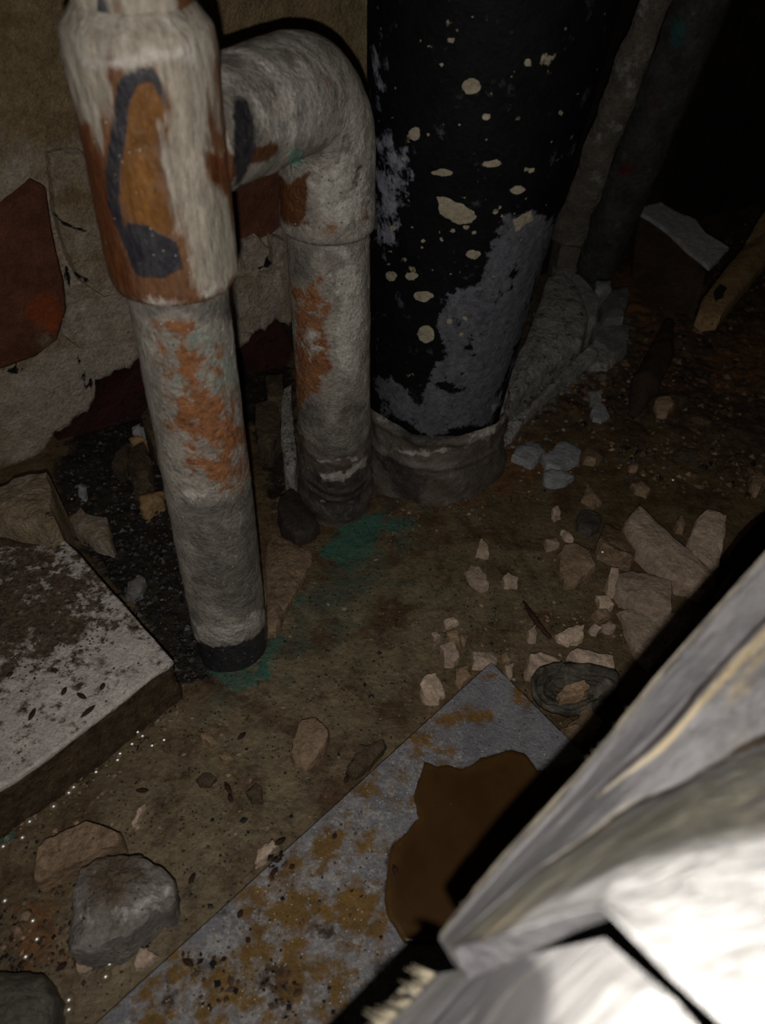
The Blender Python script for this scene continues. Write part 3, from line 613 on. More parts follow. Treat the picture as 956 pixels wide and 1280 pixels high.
# ================================================================== far right: broken board with white edge, tan stick, brown lump
BOARD = mat('brown_board', (0.05, 0.031, 0.016), (0.09, 0.055, 0.028), 40, rough=0.85, bump=0.0008)
WHITEEDGE = mat('white_plaster_edge', (0.50, 0.49, 0.50), (0.60, 0.59, 0.60), 70, rough=0.9, bump=0.0008, layers=[(0.2, (0.2, 0.18, 0.17), 90, 1.2, 0.1)])
bl = G(840, 300, 0.05); bl = (bl[0], bl[1], 0.0)
brk = empty('broken_board', bl, 'dark brown board with a broken white plaster edge, far right', 'board')
chunk('board', [(798, 262), (845, 300), (884, 332), (868, 400), (815, 390), (790, 350), (792, 300)], 0.012, BOARD, parent=brk, thick=0.01, n=40, smooth=True, hs=[0.035, 0.035, 0.035, 0.004, 0.004, 0.004, 0.02], spread=1.0)
chunk('white_edge', [(801, 244), (810, 240), (828, 254), (850, 266), (870, 274), (884, 291), (904, 303), (912, 309), (900, 322), (886, 334), (860, 312), (835, 288), (798, 264)], 0.043, WHITEEDGE, parent=brk, thick=0.004, tilt=0, n=44, rag=0.002, smooth=True, spread=1.0)
chunk('wood_offcut', [(882, 366), (900, 340), (930, 300), (950, 270), (1000, 215), (1040, 240), (985, 290), (950, 330), (925, 360), (905, 386), (885, 388), (876, 380)], 0.06, WOODTAN, 'tan broken wood offcut with a rotten hole near its tip', 'wood', thick=0.012, n=50, dome=0.002, rough=0.003, rings=7, smooth=True, spread=1.0)
chunk('hole', [(894, 362), (902, 352), (908, 356), (904, 368), (896, 374)], 0.0635, RUBBER, parent=bpy.data.objects['wood_offcut'], thick=0.004, n=16, smooth=True)  # dark piece laid on the wood in place of a hole's shade
# fallen curved root / dark soft stick in the debris
V, fc, N, t = tube([G(790, 520, 0.004), G(808, 480, 0.012), G(826, 440, 0.014), G(836, 405, 0.010)], [0.004, 0.011, 0.010, 0.005], 18, 0.003)
V = V + N * (0.003 * fbm(V, 60, 3, 5)[:, None])
tag(mesh_obj('rotten_stick', V, fc, mat('rotten_brown_wood', (0.035, 0.022, 0.013), (0.075, 0.048, 0.028), 50, rough=0.9)), 'dark rotten stick lying in the brown debris', 'wood')

# ================================================================== left: white slab, stone, pit pieces
def slab_attr(V):
    top = V[:, 2] > 0.0295
    dirt = np.where(top, np.maximum(pmask(V, [[(-60, 600), (60, 645), (130, 720), (150, 780), (110, 830), (40, 850), (-60, 880)]], 90) * 0.86, 0.32 * pmask(V, [[(-60, 600), (230, 820), (-60, 1020)]], 10)), 0)
    return dict(dirt=dirt, side=np.where(top, 0, 1.0), brown=np.maximum(pmask(V, [[(-60, 610), (70, 650), (60, 690), (-60, 690)], (127, 826, 8, 7)], 30) * 0.8 * top, 0.3 * (~top)))
def slab():
    poly = [(-90, 1047), (-90, 610), (0, 640), (62, 658), (100, 695), (140, 740), (180, 785), (216, 826), (150, 876), (90, 922), (40, 960), (0, 985)]
    h = 0.032; top = np.array([G(px, py, h) for px, py in poly]); O = resample(top, 150); c = O.mean(0)
    O[:, :2] += np.stack([fbm(O, 120, 3, 2), fbm(O, 120, 3, 4)], -1) * 0.0008
    V = [c]; rr = np.linspace(0, 1, 46)[1:]
    for t in rr: V += list(c + (O - c) * t)
    for k_, (e, dz) in enumerate([(1.0, 0.002), (0.996, 0.004), (1.0, 0.008), (0.992, 0.011), (1.0, 0.014), (0.99, 0.018), (1.006, 0.022), (1.01, 0.030), (1.01, 0.036)]):
        r = c + (O - c) * e; r[:, 2] = h - dz; V += list(r)
    V = np.array(V); NN = len(O); nr = len(rr) + 9
    V[:, 2] += 0.0006 * fbm(V, 50, 4, 6)
    side = V[:, 2] < 0.0295
    V[side] += np.stack([fbm(V[side] * [1, 1, 3], 60, 4, 60 + k_) for k_ in range(3)], -1) * 0.0016
    fc = [(0, 1 + j, 1 + (j + 1) % NN) for j in range(NN)] + [(a, d_, c_, b_) for a, b_, c_, d_ in grid_faces(nr, NN, True, 1)]
    o = mesh_obj('painted_slab', V, fc, SLAB, attrs=slab_attr(V))
    return tag(o, 'white-topped slab strewn with black dirt, brown layered edge, at left', 'slab')
SLABO = slab()
chunk('mortar_block', [(-60, 620), (0, 604), (18, 596), (35, 590), (50, 592), (63, 590), (66, 620), (75, 655), (60, 664), (0, 650), (-60, 640)], 0.045, PLASTER, 'rough mortar block at left edge between slab and wall', 'rubble', thick=0.05, rough=0.003, n=44, rings=8, dome=0.004,
      attrs=lambda V: dict(pale=pmask(V, [[(-60, 590), (66, 590), (70, 630), (-60, 632)]], 20) * 0.9, brown=np.full(len(V), 0.5), hole=pmask(V, [(60, 645, 8, 6)], 10) * 0.6), smooth=True)
PITP = [
 ('mortar_lump', [(82, 640), (92, 635), (98, 625), (106, 636), (120, 642), (132, 645), (137, 668), (140, 688), (125, 682), (105, 670), (90, 658)], 0.012, PLASTER, 'angular mortar lump in the black gap above the white slab', dict(pale=0.5, brown=0.2, hole=0)),
 ('wood_chip', [(173, 622), (190, 615), (205, 612), (204, 624), (190, 630), (180, 640), (175, 634)], 0.012, WOODTAN, 'yellowish holed wood chip in the black gap left of the copper pipe', None),
 ('plaster_chip', [(96, 606), (101, 603), (107, 609), (105, 615), (98, 614)], 0.010, BLUECEM, 'tiny white chip in the black gap under the dark red brick', None),
 ('plaster_chip', [(166, 535), (174, 530), (180, 538), (175, 543), (167, 542)], 0.020, BLUECEM, 'small white blob at the foot of the dark red brick', None),
 ('wood_chip', [(160, 548), (178, 543), (181, 549), (165, 555)], 0.016, WOODTAN, 'flat tan sliver just under the small white blob', None),
 ('mortar_lump', [(176, 520), (190, 498), (205, 495), (212, 530), (208, 548), (188, 548)], 0.030, LUMP, 'brown rounded rubble lump behind the copper pipe left leg', None),
 ('mortar_lump', [(165, 560), (180, 552), (190, 575), (186, 598), (170, 596), (158, 580)], 0.016, LUMP, 'dark brown lump under the tan sliver in the gap', None),
 ('mortar_lump', [(165, 600), (182, 592), (190, 605), (178, 616), (166, 612)], 0.010, LUMP, 'small dark brown lump right above the yellowish wood chip', None),
 ('mortar_lump', [(145, 568), (158, 556), (160, 575), (150, 590), (140, 582)], 0.013, LUMP, 'dark crumbly lump at the middle of the black gap', None),
 ('mortar_lump', [(160, 726), (172, 716), (182, 722), (178, 738), (165, 748), (158, 742)], 0.006, GREYCEM, 'grey-brown pebble in the gap above the slab corner', None),
 ('plaster_chip', [(204, 556), (213, 552), (216, 562), (206, 566)], 0.022, TERRA, 'upper pink chip against the copper pipe left leg', None),
 ('plaster_chip', [(206, 568), (215, 566), (212, 582), (203, 580)], 0.018, TERRA, 'lower pink chip against the copper pipe left leg', None),
 ('mortar_lump', [(318, 505), (345, 500), (352, 540), (338, 560), (320, 548)], 0.022, LUMP, 'brown crumbly lump between the two copper legs', None),
 ('mortar_lump', [(330, 470), (352, 465), (356, 495), (335, 498)], 0.030, LUMP, 'higher brown lump between the two copper legs', None),
 ('plaster_sheet', [(355, 485), (364, 480), (366, 530), (372, 560), (368, 590), (356, 580), (350, 545), (352, 510)], 0.036, CRUST, 'thin crusty upright flake hugging the right copper leg', None),
 ('plaster_slab', [(336, 640), (352, 668), (388, 686), (390, 700), (370, 740), (345, 790), (334, 790), (332, 700)], 0.004, TERRAWET, 'long tan plaster piece between the two copper legs', None),
]
for nm, poly, h, m, lab, at in PITP:
    h = h * 0.6
    chunk(nm, poly, h, m, lab, 'rubble', n=22, rough=0.0018, dome=0.002, smooth=True, attrs=(lambda V, at=at: {k_: np.full(len(V), v) for k_, v in at.items()}) if at else None)

# ================================================================== lower left stones
def stattr(V): return dict(brown=pmask(V, [[(110, 1070), (150, 1060), (200, 1075), (175, 1100), (150, 1150), (120, 1130), (95, 1110)]], 50) * 0.85,
                           white=pmask(V, [(180, 1083, 8, 6), (110, 1150, 14, 14), [(150, 1130), (210, 1090), (215, 1125), (170, 1150), (140, 1175)]], 26) * 0.66)
chunk('grey_stone', [(88, 1110), (100, 1085), (118, 1068), (150, 1060), (178, 1066), (200, 1080), (218, 1098), (222, 1122), (212, 1136), (195, 1138), (180, 1155), (158, 1172), (140, 1184), (110, 1192), (88, 1190), (84, 1160)],
      0.020, STONE, 'big grey-white stone in the wet mud, lower left', 'stone', dome=0.005, rough=0.0035, n=64, rings=12, smooth=True, attrs=stattr, ns=60, spread=1.02)
chunk('plaster_brick', [(40, 1095), (45, 1058), (55, 1048), (108, 1026), (120, 1030), (150, 1042), (152, 1056), (130, 1062), (90, 1080), (46, 1101)], 0.013, TERRAWET, 'tan rectangular broken piece behind the big grey stone', 'rubble', n=40, rough=0.001, rag=0.0008)
chunk('dark_stone', [(-30, 1214), (0, 1211), (30, 1211), (55, 1222), (68, 1245), (64, 1275), (50, 1310), (-30, 1330)], 0.016, DARKSTONE, 'dark smooth stone at the bottom left corner', 'stone', dome=0.006, rough=0.002, n=44, rings=8, smooth=True, spread=1.1)
TR = [
 ('plaster_chunk', [(363, 935), (368, 915), (378, 899), (395, 900), (409, 914), (408, 930), (396, 948), (380, 958), (366, 950)], 0.012, TERRAWET, 'lone pinkish chunk in open mud below the copper legs'),
 ('plaster_chip', [(95, 1202), (124, 1192), (115, 1206), (106, 1217), (98, 1212)], 0.004, TERRA, 'triangular tan chip touching the big grey stone underside'),
 ('plaster_chip', [(167, 1205), (178, 1184), (188, 1190), (198, 1195), (180, 1208), (170, 1211)], 0.004, TERRA, 'tan chip between the big grey stone and the steel plate'),
 ('plaster_chip', [(320, 1062), (338, 1048), (348, 1056), (332, 1072), (320, 1082)], 0.007, TERRA, 'small pale chip leaning on the steel plate edge, mid-length'),
 ('plaster_chip', [(248, 915), (262, 912), (270, 925), (262, 930), (252, 924)], 0.004, TERRAWET, 'small tan chip sunk in mud below the left copper leg'),
 ('plaster_chip', [(272, 942), (284, 938), (290, 948), (280, 952)], 0.003, TERRAWET, 'tiny ochre chip sunk in mud, near the small tan chip'),
 ('plaster_chip', [(164, 1030), (172, 1012), (181, 1003), (178, 1014), (168, 1036)], 0.004, TERRA, 'thin pale sliver in the mud above the big grey stone'),
 ('pebble', [(18, 1140), (30, 1130), (40, 1142), (36, 1152), (22, 1152)], 0.006, TERRAWET, 'upper of two wet pebbles left of the big grey stone'),
 ('pebble', [(12, 1158), (24, 1153), (27, 1166), (14, 1170)], 0.006, TERRAWET, 'lower of two wet pebbles left of the big grey stone'),
 ('pebble', [(308, 990), (318, 978), (328, 984), (326, 998), (314, 1000)], 0.004, LUMP, 'brown-grey pebble in the mud near the plate edge'),
 ('pebble', [(245, 972), (258, 966), (270, 970), (262, 980), (248, 980)], 0.003, LUMP, 'dark brown lump half sunk in mid mud'),
 ('plaster_chip', [(432, 960), (450, 932), (478, 924), (482, 930), (455, 962), (440, 970)], 0.005, LUMP, 'rough dark cement scrap along the steel plate edge'),
 # right-hand group
 ('plaster_shard', [(784, 650), (797, 629), (826, 656), (862, 690), (886, 710), (894, 724), (880, 728), (850, 724), (828, 708), (802, 680), (786, 664)], 0.026, TERRA, 'long pale plaster shard, largest of the rubble at right'),
 ('plaster_shard', [(861, 672), (872, 645), (885, 636), (908, 642), (903, 690), (898, 712), (888, 716), (865, 690)], 0.020, TERRA, 'upright pale block right of the long shard'),
 ('plaster_chunk', [(746, 678), (754, 658), (760, 646), (778, 655), (786, 672), (796, 690), (790, 699), (770, 696), (750, 686)], 0.015, TERRAWET, 'ochre chunk touching the left end of the long shard'),
 ('plaster_chunk', [(700, 705), (698, 690), (706, 682), (722, 681), (736, 690), (746, 706), (738, 714), (722, 722), (706, 726)], 0.013, TERRAWET, 'peaked tan chunk standing alone left of the shards'),
 ('plaster_chunk', [(770, 728), (776, 712), (786, 709), (812, 716), (840, 726), (838, 764), (815, 762), (795, 755), (775, 738)], 0.016, TERRA, 'pale block with a cleft, under the long shard'),
 ('plaster_chunk', [(759, 724), (764, 711), (772, 712), (774, 726), (770, 738), (760, 734)], 0.012, TERRA, 'small block at the left end of the cleft block'),
 ('plaster_slab', [(774, 762), (800, 758), (838, 764), (869, 772), (845, 800), (812, 834), (795, 808)], 0.010, TERRA, 'flat smooth pale slab under the timber edge'),
 ('plaster_chip', [(862, 732), (884, 731), (886, 738), (876, 744), (866, 740)], 0.012, TERRA, 'small chip under the right tip of the long shard'),
 ('plaster_strip', [(896, 735), (925, 698), (934, 702), (912, 726), (898, 745)], 0.012, TERRAWET, 'narrow strip of plaster beside the dark red brick'),
 ('plaster_chunk', [(712, 815), (722, 812), (745, 816), (766, 822), (768, 838), (762, 847), (745, 838), (728, 832)], 0.012, TERRA, 'tan block behind the torn black plastic'),
 ('plaster_chunk', [(657, 834), (662, 820), (676, 817), (695, 820), (712, 826), (712, 838), (690, 840), (662, 842)], 0.011, TERRA, 'knobbly pale piece left of the tan block by the black plastic'),
 ('plaster_chunk', [(701, 908), (716, 900), (728, 888), (738, 884), (746, 892), (752, 905), (742, 920), (722, 932), (712, 922)], 0.012, TERRAWET, 'two-lobed brown chunk beside the plate corner under the timber'),
 ('plaster_chip', [(766, 862), (776, 856), (784, 866), (778, 874), (768, 870)], 0.008, TERRAWET, 'small chunk right of the torn black plastic'),
 ('plaster_chip', [(696, 792), (706, 786), (730, 784), (728, 798), (712, 803), (698, 797)], 0.008, TERRA, 'pale pair-shaped chip above the torn black plastic'),
 ('plaster_chip', [(737, 784), (744, 779), (752, 784), (747, 791), (739, 790)], 0.006, TERRA, 'small pale chip, left of two near the flat slab'),
 ('plaster_chip', [(752, 780), (760, 776), (770, 780), (768, 788), (756, 788)], 0.006, TERRA, 'small pale chip, right of two near the flat slab'),
 ('plaster_chip', [(746, 744), (760, 746), (768, 756), (760, 760), (750, 756)], 0.008, TERRA, 'whitish chip left of the cleft block'),
 ('plaster_chip', [(742, 764), (758, 760), (764, 768), (750, 775)], 0.005, TERRAWET, 'ochre chip left of the flat smooth slab'),
 ('plaster_chunk', [(582, 712), (590, 701), (598, 704), (608, 722), (609, 732), (600, 735), (588, 726)], 0.007, TERRA, 'oblong tan chunk alone in the middle mud'),
 ('plaster_chip', [(627, 722), (634, 717), (648, 724), (646, 730), (632, 730)], 0.005, TERRA, 'pale pointed chip right of the oblong tan chunk'),
 ('plaster_chip', [(596, 690), (602, 673), (609, 680), (611, 692)], 0.005, TERRA, 'small triangular chip above the oblong tan chunk'),
 ('plaster_chip', [(551, 804), (568, 802), (574, 822), (568, 829), (556, 826)], 0.008, TERRA, 'square tan chip left of the plate corner'),
 ('plaster_chip', [(590, 814), (618, 812), (621, 826), (610, 834), (592, 832)], 0.007, TERRA, 'wide tan chip behind the plate corner tip'),
 ('plaster_chip', [(570, 835), (585, 832), (588, 845), (576, 856), (569, 850)], 0.006, TERRAWET, 'tan chip tucked against the plate left edge near its corner'),
 ('plaster_chip', [(626, 816), (637, 814), (638, 826), (628, 830)], 0.007, TERRAWET, 'small ochre cube just right of the plate corner'),
 ('plaster_chip', [(630, 832), (641, 828), (640, 845), (634, 848)], 0.005, TERRA, 'upright small chip right of the plate corner tip'),
 ('plaster_chunk', [(526, 858), (533, 844), (545, 841), (550, 855), (558, 866), (548, 874), (530, 874)], 0.008, TERRA, 'notched tan chunk beside the plate left edge'),
 ('plaster_chip', [(555, 774), (566, 771), (573, 777), (560, 782)], 0.004, TERRA, 'topmost tan chip of the cluster near the plate corner'),
 ('plaster_chip', [(539, 790), (546, 784), (550, 795), (543, 803)], 0.005, TERRA, 'slim chip at the left of the cluster near the plate corner'),
 ('plaster_chip', [(558, 790), (572, 787), (574, 797), (562, 798)], 0.004, TERRAWET, 'sunken chip in the middle of the cluster near the plate corner'),
 ('plaster_chip', [(574, 793), (587, 790), (582, 808), (578, 810)], 0.004, TERRAWET, 'sunken wedge chip at the right of the cluster near the plate corner'),
 ('plaster_chip', [(660, 788), (668, 782), (671, 797), (662, 796)], 0.005, TERRA, 'upright small chip at the end of the dark stick'),
 ('plaster_chip', [(681, 674), (696, 670), (700, 678), (684, 684)], 0.005, TERRA, 'flat tan chip above the peaked chunk'),
 ('plaster_chip', [(703, 662), (712, 664), (717, 672), (708, 670)], 0.005, TERRA, 'small pointed chip above the peaked chunk'),
 ('pebble', [(690, 636), (698, 632), (701, 642), (694, 646)], 0.005, TERRA, 'roundish pale pebble in mud below the blue-grey flakes'),
 ('plaster_chunk', [(728, 566), (735, 556), (750, 560), (755, 570), (745, 576), (730, 574)], 0.008, TERRAWET, 'tan chunk at the right of the blue-grey flakes'),
 ('plaster_chip', [(786, 580), (792, 576), (799, 580), (796, 587), (787, 586)], 0.006, TERRAWET, 'lone ochre pebble right of the flakes'),
 ('plaster_chip', [(790, 604), (800, 601), (813, 612), (808, 618), (796, 612)], 0.006, TERRAWET, 'glinting ochre piece right of the long shard tip, higher one'),
 ('plaster_chip', [(728, 622), (734, 604), (742, 612), (752, 626), (744, 630)], 0.008, TERRAWET, 'tall ochre chip above the grey pebble'),
 ('pebble', [(845, 652), (852, 643), (858, 650), (856, 660), (848, 658)], 0.010, TERRAWET, 'small pebble between the long shard and upright block'),
 ('plaster_chunk', [(818, 502), (822, 497), (836, 498), (842, 506), (834, 516), (822, 516)], 0.010, TERRAWET, 'left of two tan chunks in the brown debris'),
 ('plaster_chunk', [(840, 490), (848, 486), (862, 490), (850, 502), (842, 512)], 0.012, TERRAWET, 'right of two tan chunks in the brown debris'),
 ('plaster_chunk', [(842, 566), (852, 558), (868, 562), (872, 572), (858, 574)], 0.010, LUMP, 'brown lump in debris above the long shard'),
 ('plaster_chunk', [(940, 590), (952, 586), (960, 600), (950, 612), (942, 606)], 0.012, TERRAWET, 'tan lump at the right edge above the red brick'),
 ('concrete_flake', [(641, 570), (645, 558), (660, 550), (674, 551), (682, 562), (672, 573), (664, 579), (650, 574)], 0.005, BLUECEM, 'left of three blue-grey flakes'),
 ('concrete_flake', [(678, 570), (690, 562), (700, 549), (712, 548), (729, 560), (724, 575), (710, 580), (700, 588), (684, 582)], 0.0055, BLUECEM, 'largest of three blue-grey flakes, on the right'),
 ('concrete_flake', [(679, 590), (690, 584), (705, 588), (718, 594), (706, 602), (690, 604), (681, 600)], 0.005, BLUECEM, 'lowest of three blue-grey flakes'),
 ('pebble', [(720, 645), (728, 632), (742, 632), (753, 642), (750, 660), (736, 668), (724, 660)], 0.006, DARKSTONE, 'round dark grey pebble above the peaked tan chunk'),
 ('pebble', [(738, 512), (744, 503), (756, 506), (762, 518), (752, 525), (742, 522)], 0.008, BLUECEM, 'small blue-grey pebble above the flakes'),
 ('pebble', [(736, 490), (750, 488), (754, 498), (740, 502)], 0.008, GREYCEM, 'grey pebble just above the small blue-grey one'),
 ('brick', [(908, 700), (912, 682), (935, 655), (965, 630), (1020, 610), (1020, 680), (950, 700), (930, 712)], 0.022, DARKBRICK, 'dark red brick at the right edge under the timber'),
]
TRO = {}
for nm, poly, h, m, lab in TR:
    h = h * (1.0 if h < 0.006 else 0.5 if nm == 'plaster_shard' else 0.5 if nm == 'plaster_slab' else 0.6)
    big = max(p[0] for p in poly) - min(p[0] for p in poly) > 28
    o = chunk(nm, poly, h, m, lab, 'brick' if nm == 'brick' else 'pebble' if nm == 'pebble' else 'rubble', n=40 if big else 16, rings=6 if big else 3, rough=0.0016 if big else 0.001, dome=0.0012 if big else 0.0008, rag=0.001, spread=1.06,
              hs=None, tilt=0.06 if nm in ('plaster_slab', 'plaster_shard', 'concrete_flake') else 0.28)

# dark stick in the mud
V, fc, N, t = tube([G(654, 752, 0.004), G(664, 768, 0.005), G(674, 782, 0.004), G(688, 798, 0.002)], [0.0008, 0.0016, 0.0018, 0.001], 10, 0.001)
V = V + N * (0.0005 * fbm(V, 300, 3, 5)[:, None])
tag(mesh_obj('dark_stick', V, fc, STICK), 'thin dark stick lying in mud above the plate corner', 'stick')

# torn black plastic: a crumpled dish with ridged rim
def plastic():
    c = G(712, 866, 0.004); nr, na = 14, 60; V = []
    ex = G(772, 862, 0.004) - c; ey = G(705, 838, 0.004) - c
    for i in range(nr):
        t = i / (nr - 1)
        for j in range(na):
            a = 2 * math.pi * j / na
            r = (0.25 + 0.75 * t) * (1 + 0.08 * math.sin(3 * a + 1))
            p = c + ex * math.cos(a) * r * (0.9) + ey * math.sin(a) * r * 0.95
            z = 0.003 + 0.006 * t * t + 0.0028 * math.sin(t * 19 + a) * t + (0.003 if math.sin(a) > 0.2 else 0) * t
            V.append([p[0], p[1], z])
    V = np.array(V); V = V + np.stack([fbm(V, 90, 4, 80 + k_) for k_ in range(3)], -1) * 0.0035
    nv = len(V); W2 = V - [0, 0, 0.0012]
    fc = grid_faces(nr, na, True); fb = [tuple(nv + i for i in f[::-1]) for f in fc]
    rim = [((nr - 1) * na + j, (nr - 1) * na + (j + 1) % na, nv + (nr - 1) * na + (j + 1) % na, nv + (nr - 1) * na + j) for j in range(na)]
    rim2 = [(j, nv + j, nv + (j + 1) % na, (j + 1) % na) for j in range(na)]
    o = mesh_obj('torn_plastic', np.vstack([V, W2]), fc + fb + rim + rim2, PLASTIC)
    return tag(o, 'torn crumpled black plastic ring beside the steel plate corner', 'plastic')
plastic()
chunk('plaster_chip', [(700, 866), (712, 856), (732, 852), (738, 862), (720, 872), (704, 876)], 0.010, TERRAWET, 'brown crumb lying inside the torn black plastic', 'rubble', n=16, rough=0.002)

# ================================================================== steel plate and its rusty puddle
hp = 0.011
c0 = G(614, 828, hp); e1 = G(120, 1280, hp) - c0; e1n = e1 / np.linalg.norm(e1); e2 = G(722, 936, hp) - c0; e2n = e2 / np.linalg.norm(e2)
nu, nv_ = 190, 110; Lu, Lv = 0.36, 0.20
uu, vv = np.meshgrid(np.linspace(0, Lu, nu), np.linspace(0, Lv, nv_)); V = c0 + uu.ravel()[:, None] * e1n + vv.ravel()[:, None] * e2n
V[:, 2] += 0.0004 * fbm(V, 30, 3, 4) + np.clip(uu.ravel() - 0.25, 0, 1) * 0.0
nv0 = len(V); V2 = V.copy(); V2[:, 2] -= 0.0022; VV = np.vstack([V, V2]); fc = grid_faces(nv_, nu)
fc = [f[::-1] for f in fc] + [tuple(nv0 + i for i in f) for f in fc]
bd = [i for i in range(nu)] + [r * nu + nu - 1 for r in range(1, nv_)] + [(nv_ - 1) * nu + i for i in range(nu - 2, -1, -1)] + [r * nu for r in range(nv_ - 2, 0, -1)]
fc += [(bd[i], bd[(i + 1) % len(bd)], nv0 + bd[(i + 1) % len(bd)], nv0 + bd[i]) for i in range(len(bd))]
pl_vis = (VV - CAM) @ FW > 0.05
PUD = [(530, 952), (545, 958), (560, 956), (576, 962), (590, 956), (600, 948), (618, 944), (640, 938), (655, 942), (664, 952), (672, 962), (690, 962), (720, 950), (760, 960), (700, 1100), (600, 1180), (505, 1176), (488, 1150), (480, 1125), (484, 1090), (490, 1058), (510, 1040), (524, 1022), (518, 995), (526, 970)]
def pm(polys, soft):
    m = np.zeros(len(VV)); m[pl_vis] = pmask(VV[pl_vis], polys, soft); return m
plate = mesh_obj('steel_plate', VV, fc, STEEL, origin=c0 - [0, 0, 0.0022], smooth=False, attrs=dict(
    spangle=pm([[(560, 880), (580, 950), (520, 960), (480, 1100), (500, 1200), (380, 1330), (60, 1330), (300, 1100)]], 60) * 0.62,
    yellow=pm([[(560, 870), (540, 950), (500, 1000), (480, 1150), (430, 1290), (80, 1330), (300, 1100)]], 50) * 0.6,
    ochre=pm([(612, 846, 14, 6), (560, 898, 26, 9), (604, 898, 22, 8), (650, 868, 10, 14), (535, 940, 30, 10), (660, 880, 8, 8), (580, 880, 10, 6)], 18) * 0.8,
    brown=np.maximum(pm([PUD], 8) * 0.9, pm([(350, 1225, 26, 30), (260, 1205, 20, 12), (150, 1260, 12, 10), (300, 1140, 24, 8), (400, 1160, 30, 8), (210, 1245, 8, 20)], 26) * 0.75)))
tag(plate, 'grey galvanised steel plate spotted with yellow rust, lying on the mud', 'plate')
# puddle: thin sheet of brown water on the plate
q = np.array([G(x, y, hp + 0.0010) for x, y in PUD]); O = resample(q, 110); c = np.mean([G(600, 1060, hp + 0.001)], 0)
O[:, :2] += np.stack([fbm(O, 200, 3, 2), fbm(O, 200, 3, 5)], -1) * 0.0014
V = [c]; rr = [0.2, 0.4, 0.6, 0.8, 0.9, 0.96, 1.0]
for t in rr: V += list(c + (O - c) * t)
lo = c + (O - c) * 1.008; lo[:, 2] = hp - 0.0003; V += list(lo); V = np.array(V)
NN = len(O); fc = [(0, 1 + j, 1 + (j + 1) % NN) for j in range(NN)] + [(a, d_, c_, b_) for a, b_, c_, d_ in grid_faces(len(rr) + 1, NN, True, 1)]
ed = np.r_[0, np.repeat([0, 0, 0, 0.1, 0.4, 0.7, 1, 1], NN)] + 0.4 * pmask(V, [[(600, 960), (660, 940), (700, 1000), (640, 1080), (600, 1040)]], 60)
tag(mesh_obj('rusty_puddle', V, fc, PUDDLE, attrs=dict(edge=ed)), 'brown rusty puddle lying on the steel plate', 'puddle')

# ================================================================== foreground timber (close under the lens)
def loft(rows, nu=150, nvs=None, amp=0.0012, seed=0):
    """rows of (px, py, distance) control points -> dense sheet; returns V, (nr, nc), row parameter, column parameter"""
    R = np.array([[P(*c_) for c_ in r] for r in rows]); nr, nc = R.shape[:2]
    tu = np.linspace(0, nc - 1, nu); nvs = nvs or 14; tv = np.linspace(0, nr - 1, (nr - 1) * nvs + 1)
    A = np.stack([[np.interp(tu, range(nc), R[i, :, k_]) for k_ in range(3)] for i in range(nr)])      # nr,3,nu
    B = np.stack([np.stack([np.interp(tv, range(nr), A[:, k_, j]) for k_ in range(3)], -1) for j in range(nu)], 1)
    n1, n2 = B.shape[:2]; V = B.reshape(-1, 3); U = np.tile(tu, n1); W = np.repeat(tv, n2)
    return V, (n1, n2), W, U
def closed(V, dims, drop):
    """give the sheet a real body: second skin shifted by drop, rim faces"""
    n1, n2 = dims; nv = len(V); V2 = V + drop; fc = grid_faces(n1, n2)
    fb = [tuple(nv + i for i in f[::-1]) for f in fc]
    bd = [i for i in range(n2)] + [r * n2 + n2 - 1 for r in range(1, n1)] + [(n1 - 1) * n2 + i for i in range(n2 - 2, -1, -1)] + [r * n2 for r in range(n1 - 2, 0, -1)]
    rim = [(bd[(i + 1) % len(bd)], bd[i], nv + bd[i], nv + bd[(i + 1) % len(bd)]) for i in range(len(bd))]
    return np.vstack([V, V2]), fc + fb + rim
rowsA = [
 [(545, 1171, .150), (620, 1076, .156), (722, 965, .163), (830, 832, .172), (1010, 628, .192)],
 [(552, 1176, .147), (632, 1082, .153), (735, 974, .160), (842, 842, .169), (1015, 645, .189)],
 [(556, 1179, .144), (650, 1086, .148), (752, 984, .154), (872, 856, .163), (1020, 730, .182)],
 [(560, 1182, .140), (672, 1088, .140), (766, 1024, .143), (872, 966, .148), (1020, 905, .158)],
 [(565, 1185, .136), (682, 1128, .121), (768, 1092, .112), (870, 1062, .110), (1020, 1022, .114)],
 [(570, 1187, .133), (656, 1160, .116), (752, 1138, .100), (838, 1226, .084), (1010, 1380, .066)],
]
V, dims, W_, U_ = loft(rowsA, 220, 16)
Lg = (P(1010, 640, .19) - P(545, 1175, .15)); Lg /= np.linalg.norm(Lg)
along = V @ Lg; gcoord = V - along[:, None] * Lg * 0.88
nrm = CAM - V; nrm /= np.linalg.norm(nrm, axis=1)[:, None]
grain = np.where((W_ > 2.9) & (W_ < 4.3), 1.0, 0.35)
crack = 0.0022 * np.exp(-((W_ - 2 - 0.15 * np.sin(U_ * 3)) / 0.05) ** 2) * (U_ > 1.5) + 0.0014 * np.exp(-((W_ - 3 - 0.05 * np.sin(U_ * 5)) / 0.04) ** 2) + 0.001 * np.exp(-((W_ - 2.5 - 0.2 * np.sin(U_ * 2)) / 0.04) ** 2) * (U_ > 2.9)
ridge = 0.0012 * np.exp(-((W_ - 2.15 - 0.15 * np.sin(U_ * 3)) / 0.06) ** 2) * (U_ > 2.0)
V = V + nrm * (0.0011 * grain * fbm(gcoord, 150, 4, 90) - crack + ridge + 0.0004 * fbm(V, 160, 3, 91))[:, None]
edge0 = np.clip(1 - W_ / 0.5, 0, 1); edge5 = np.clip(1 - (5 - W_) / 0.4, 0, 1)
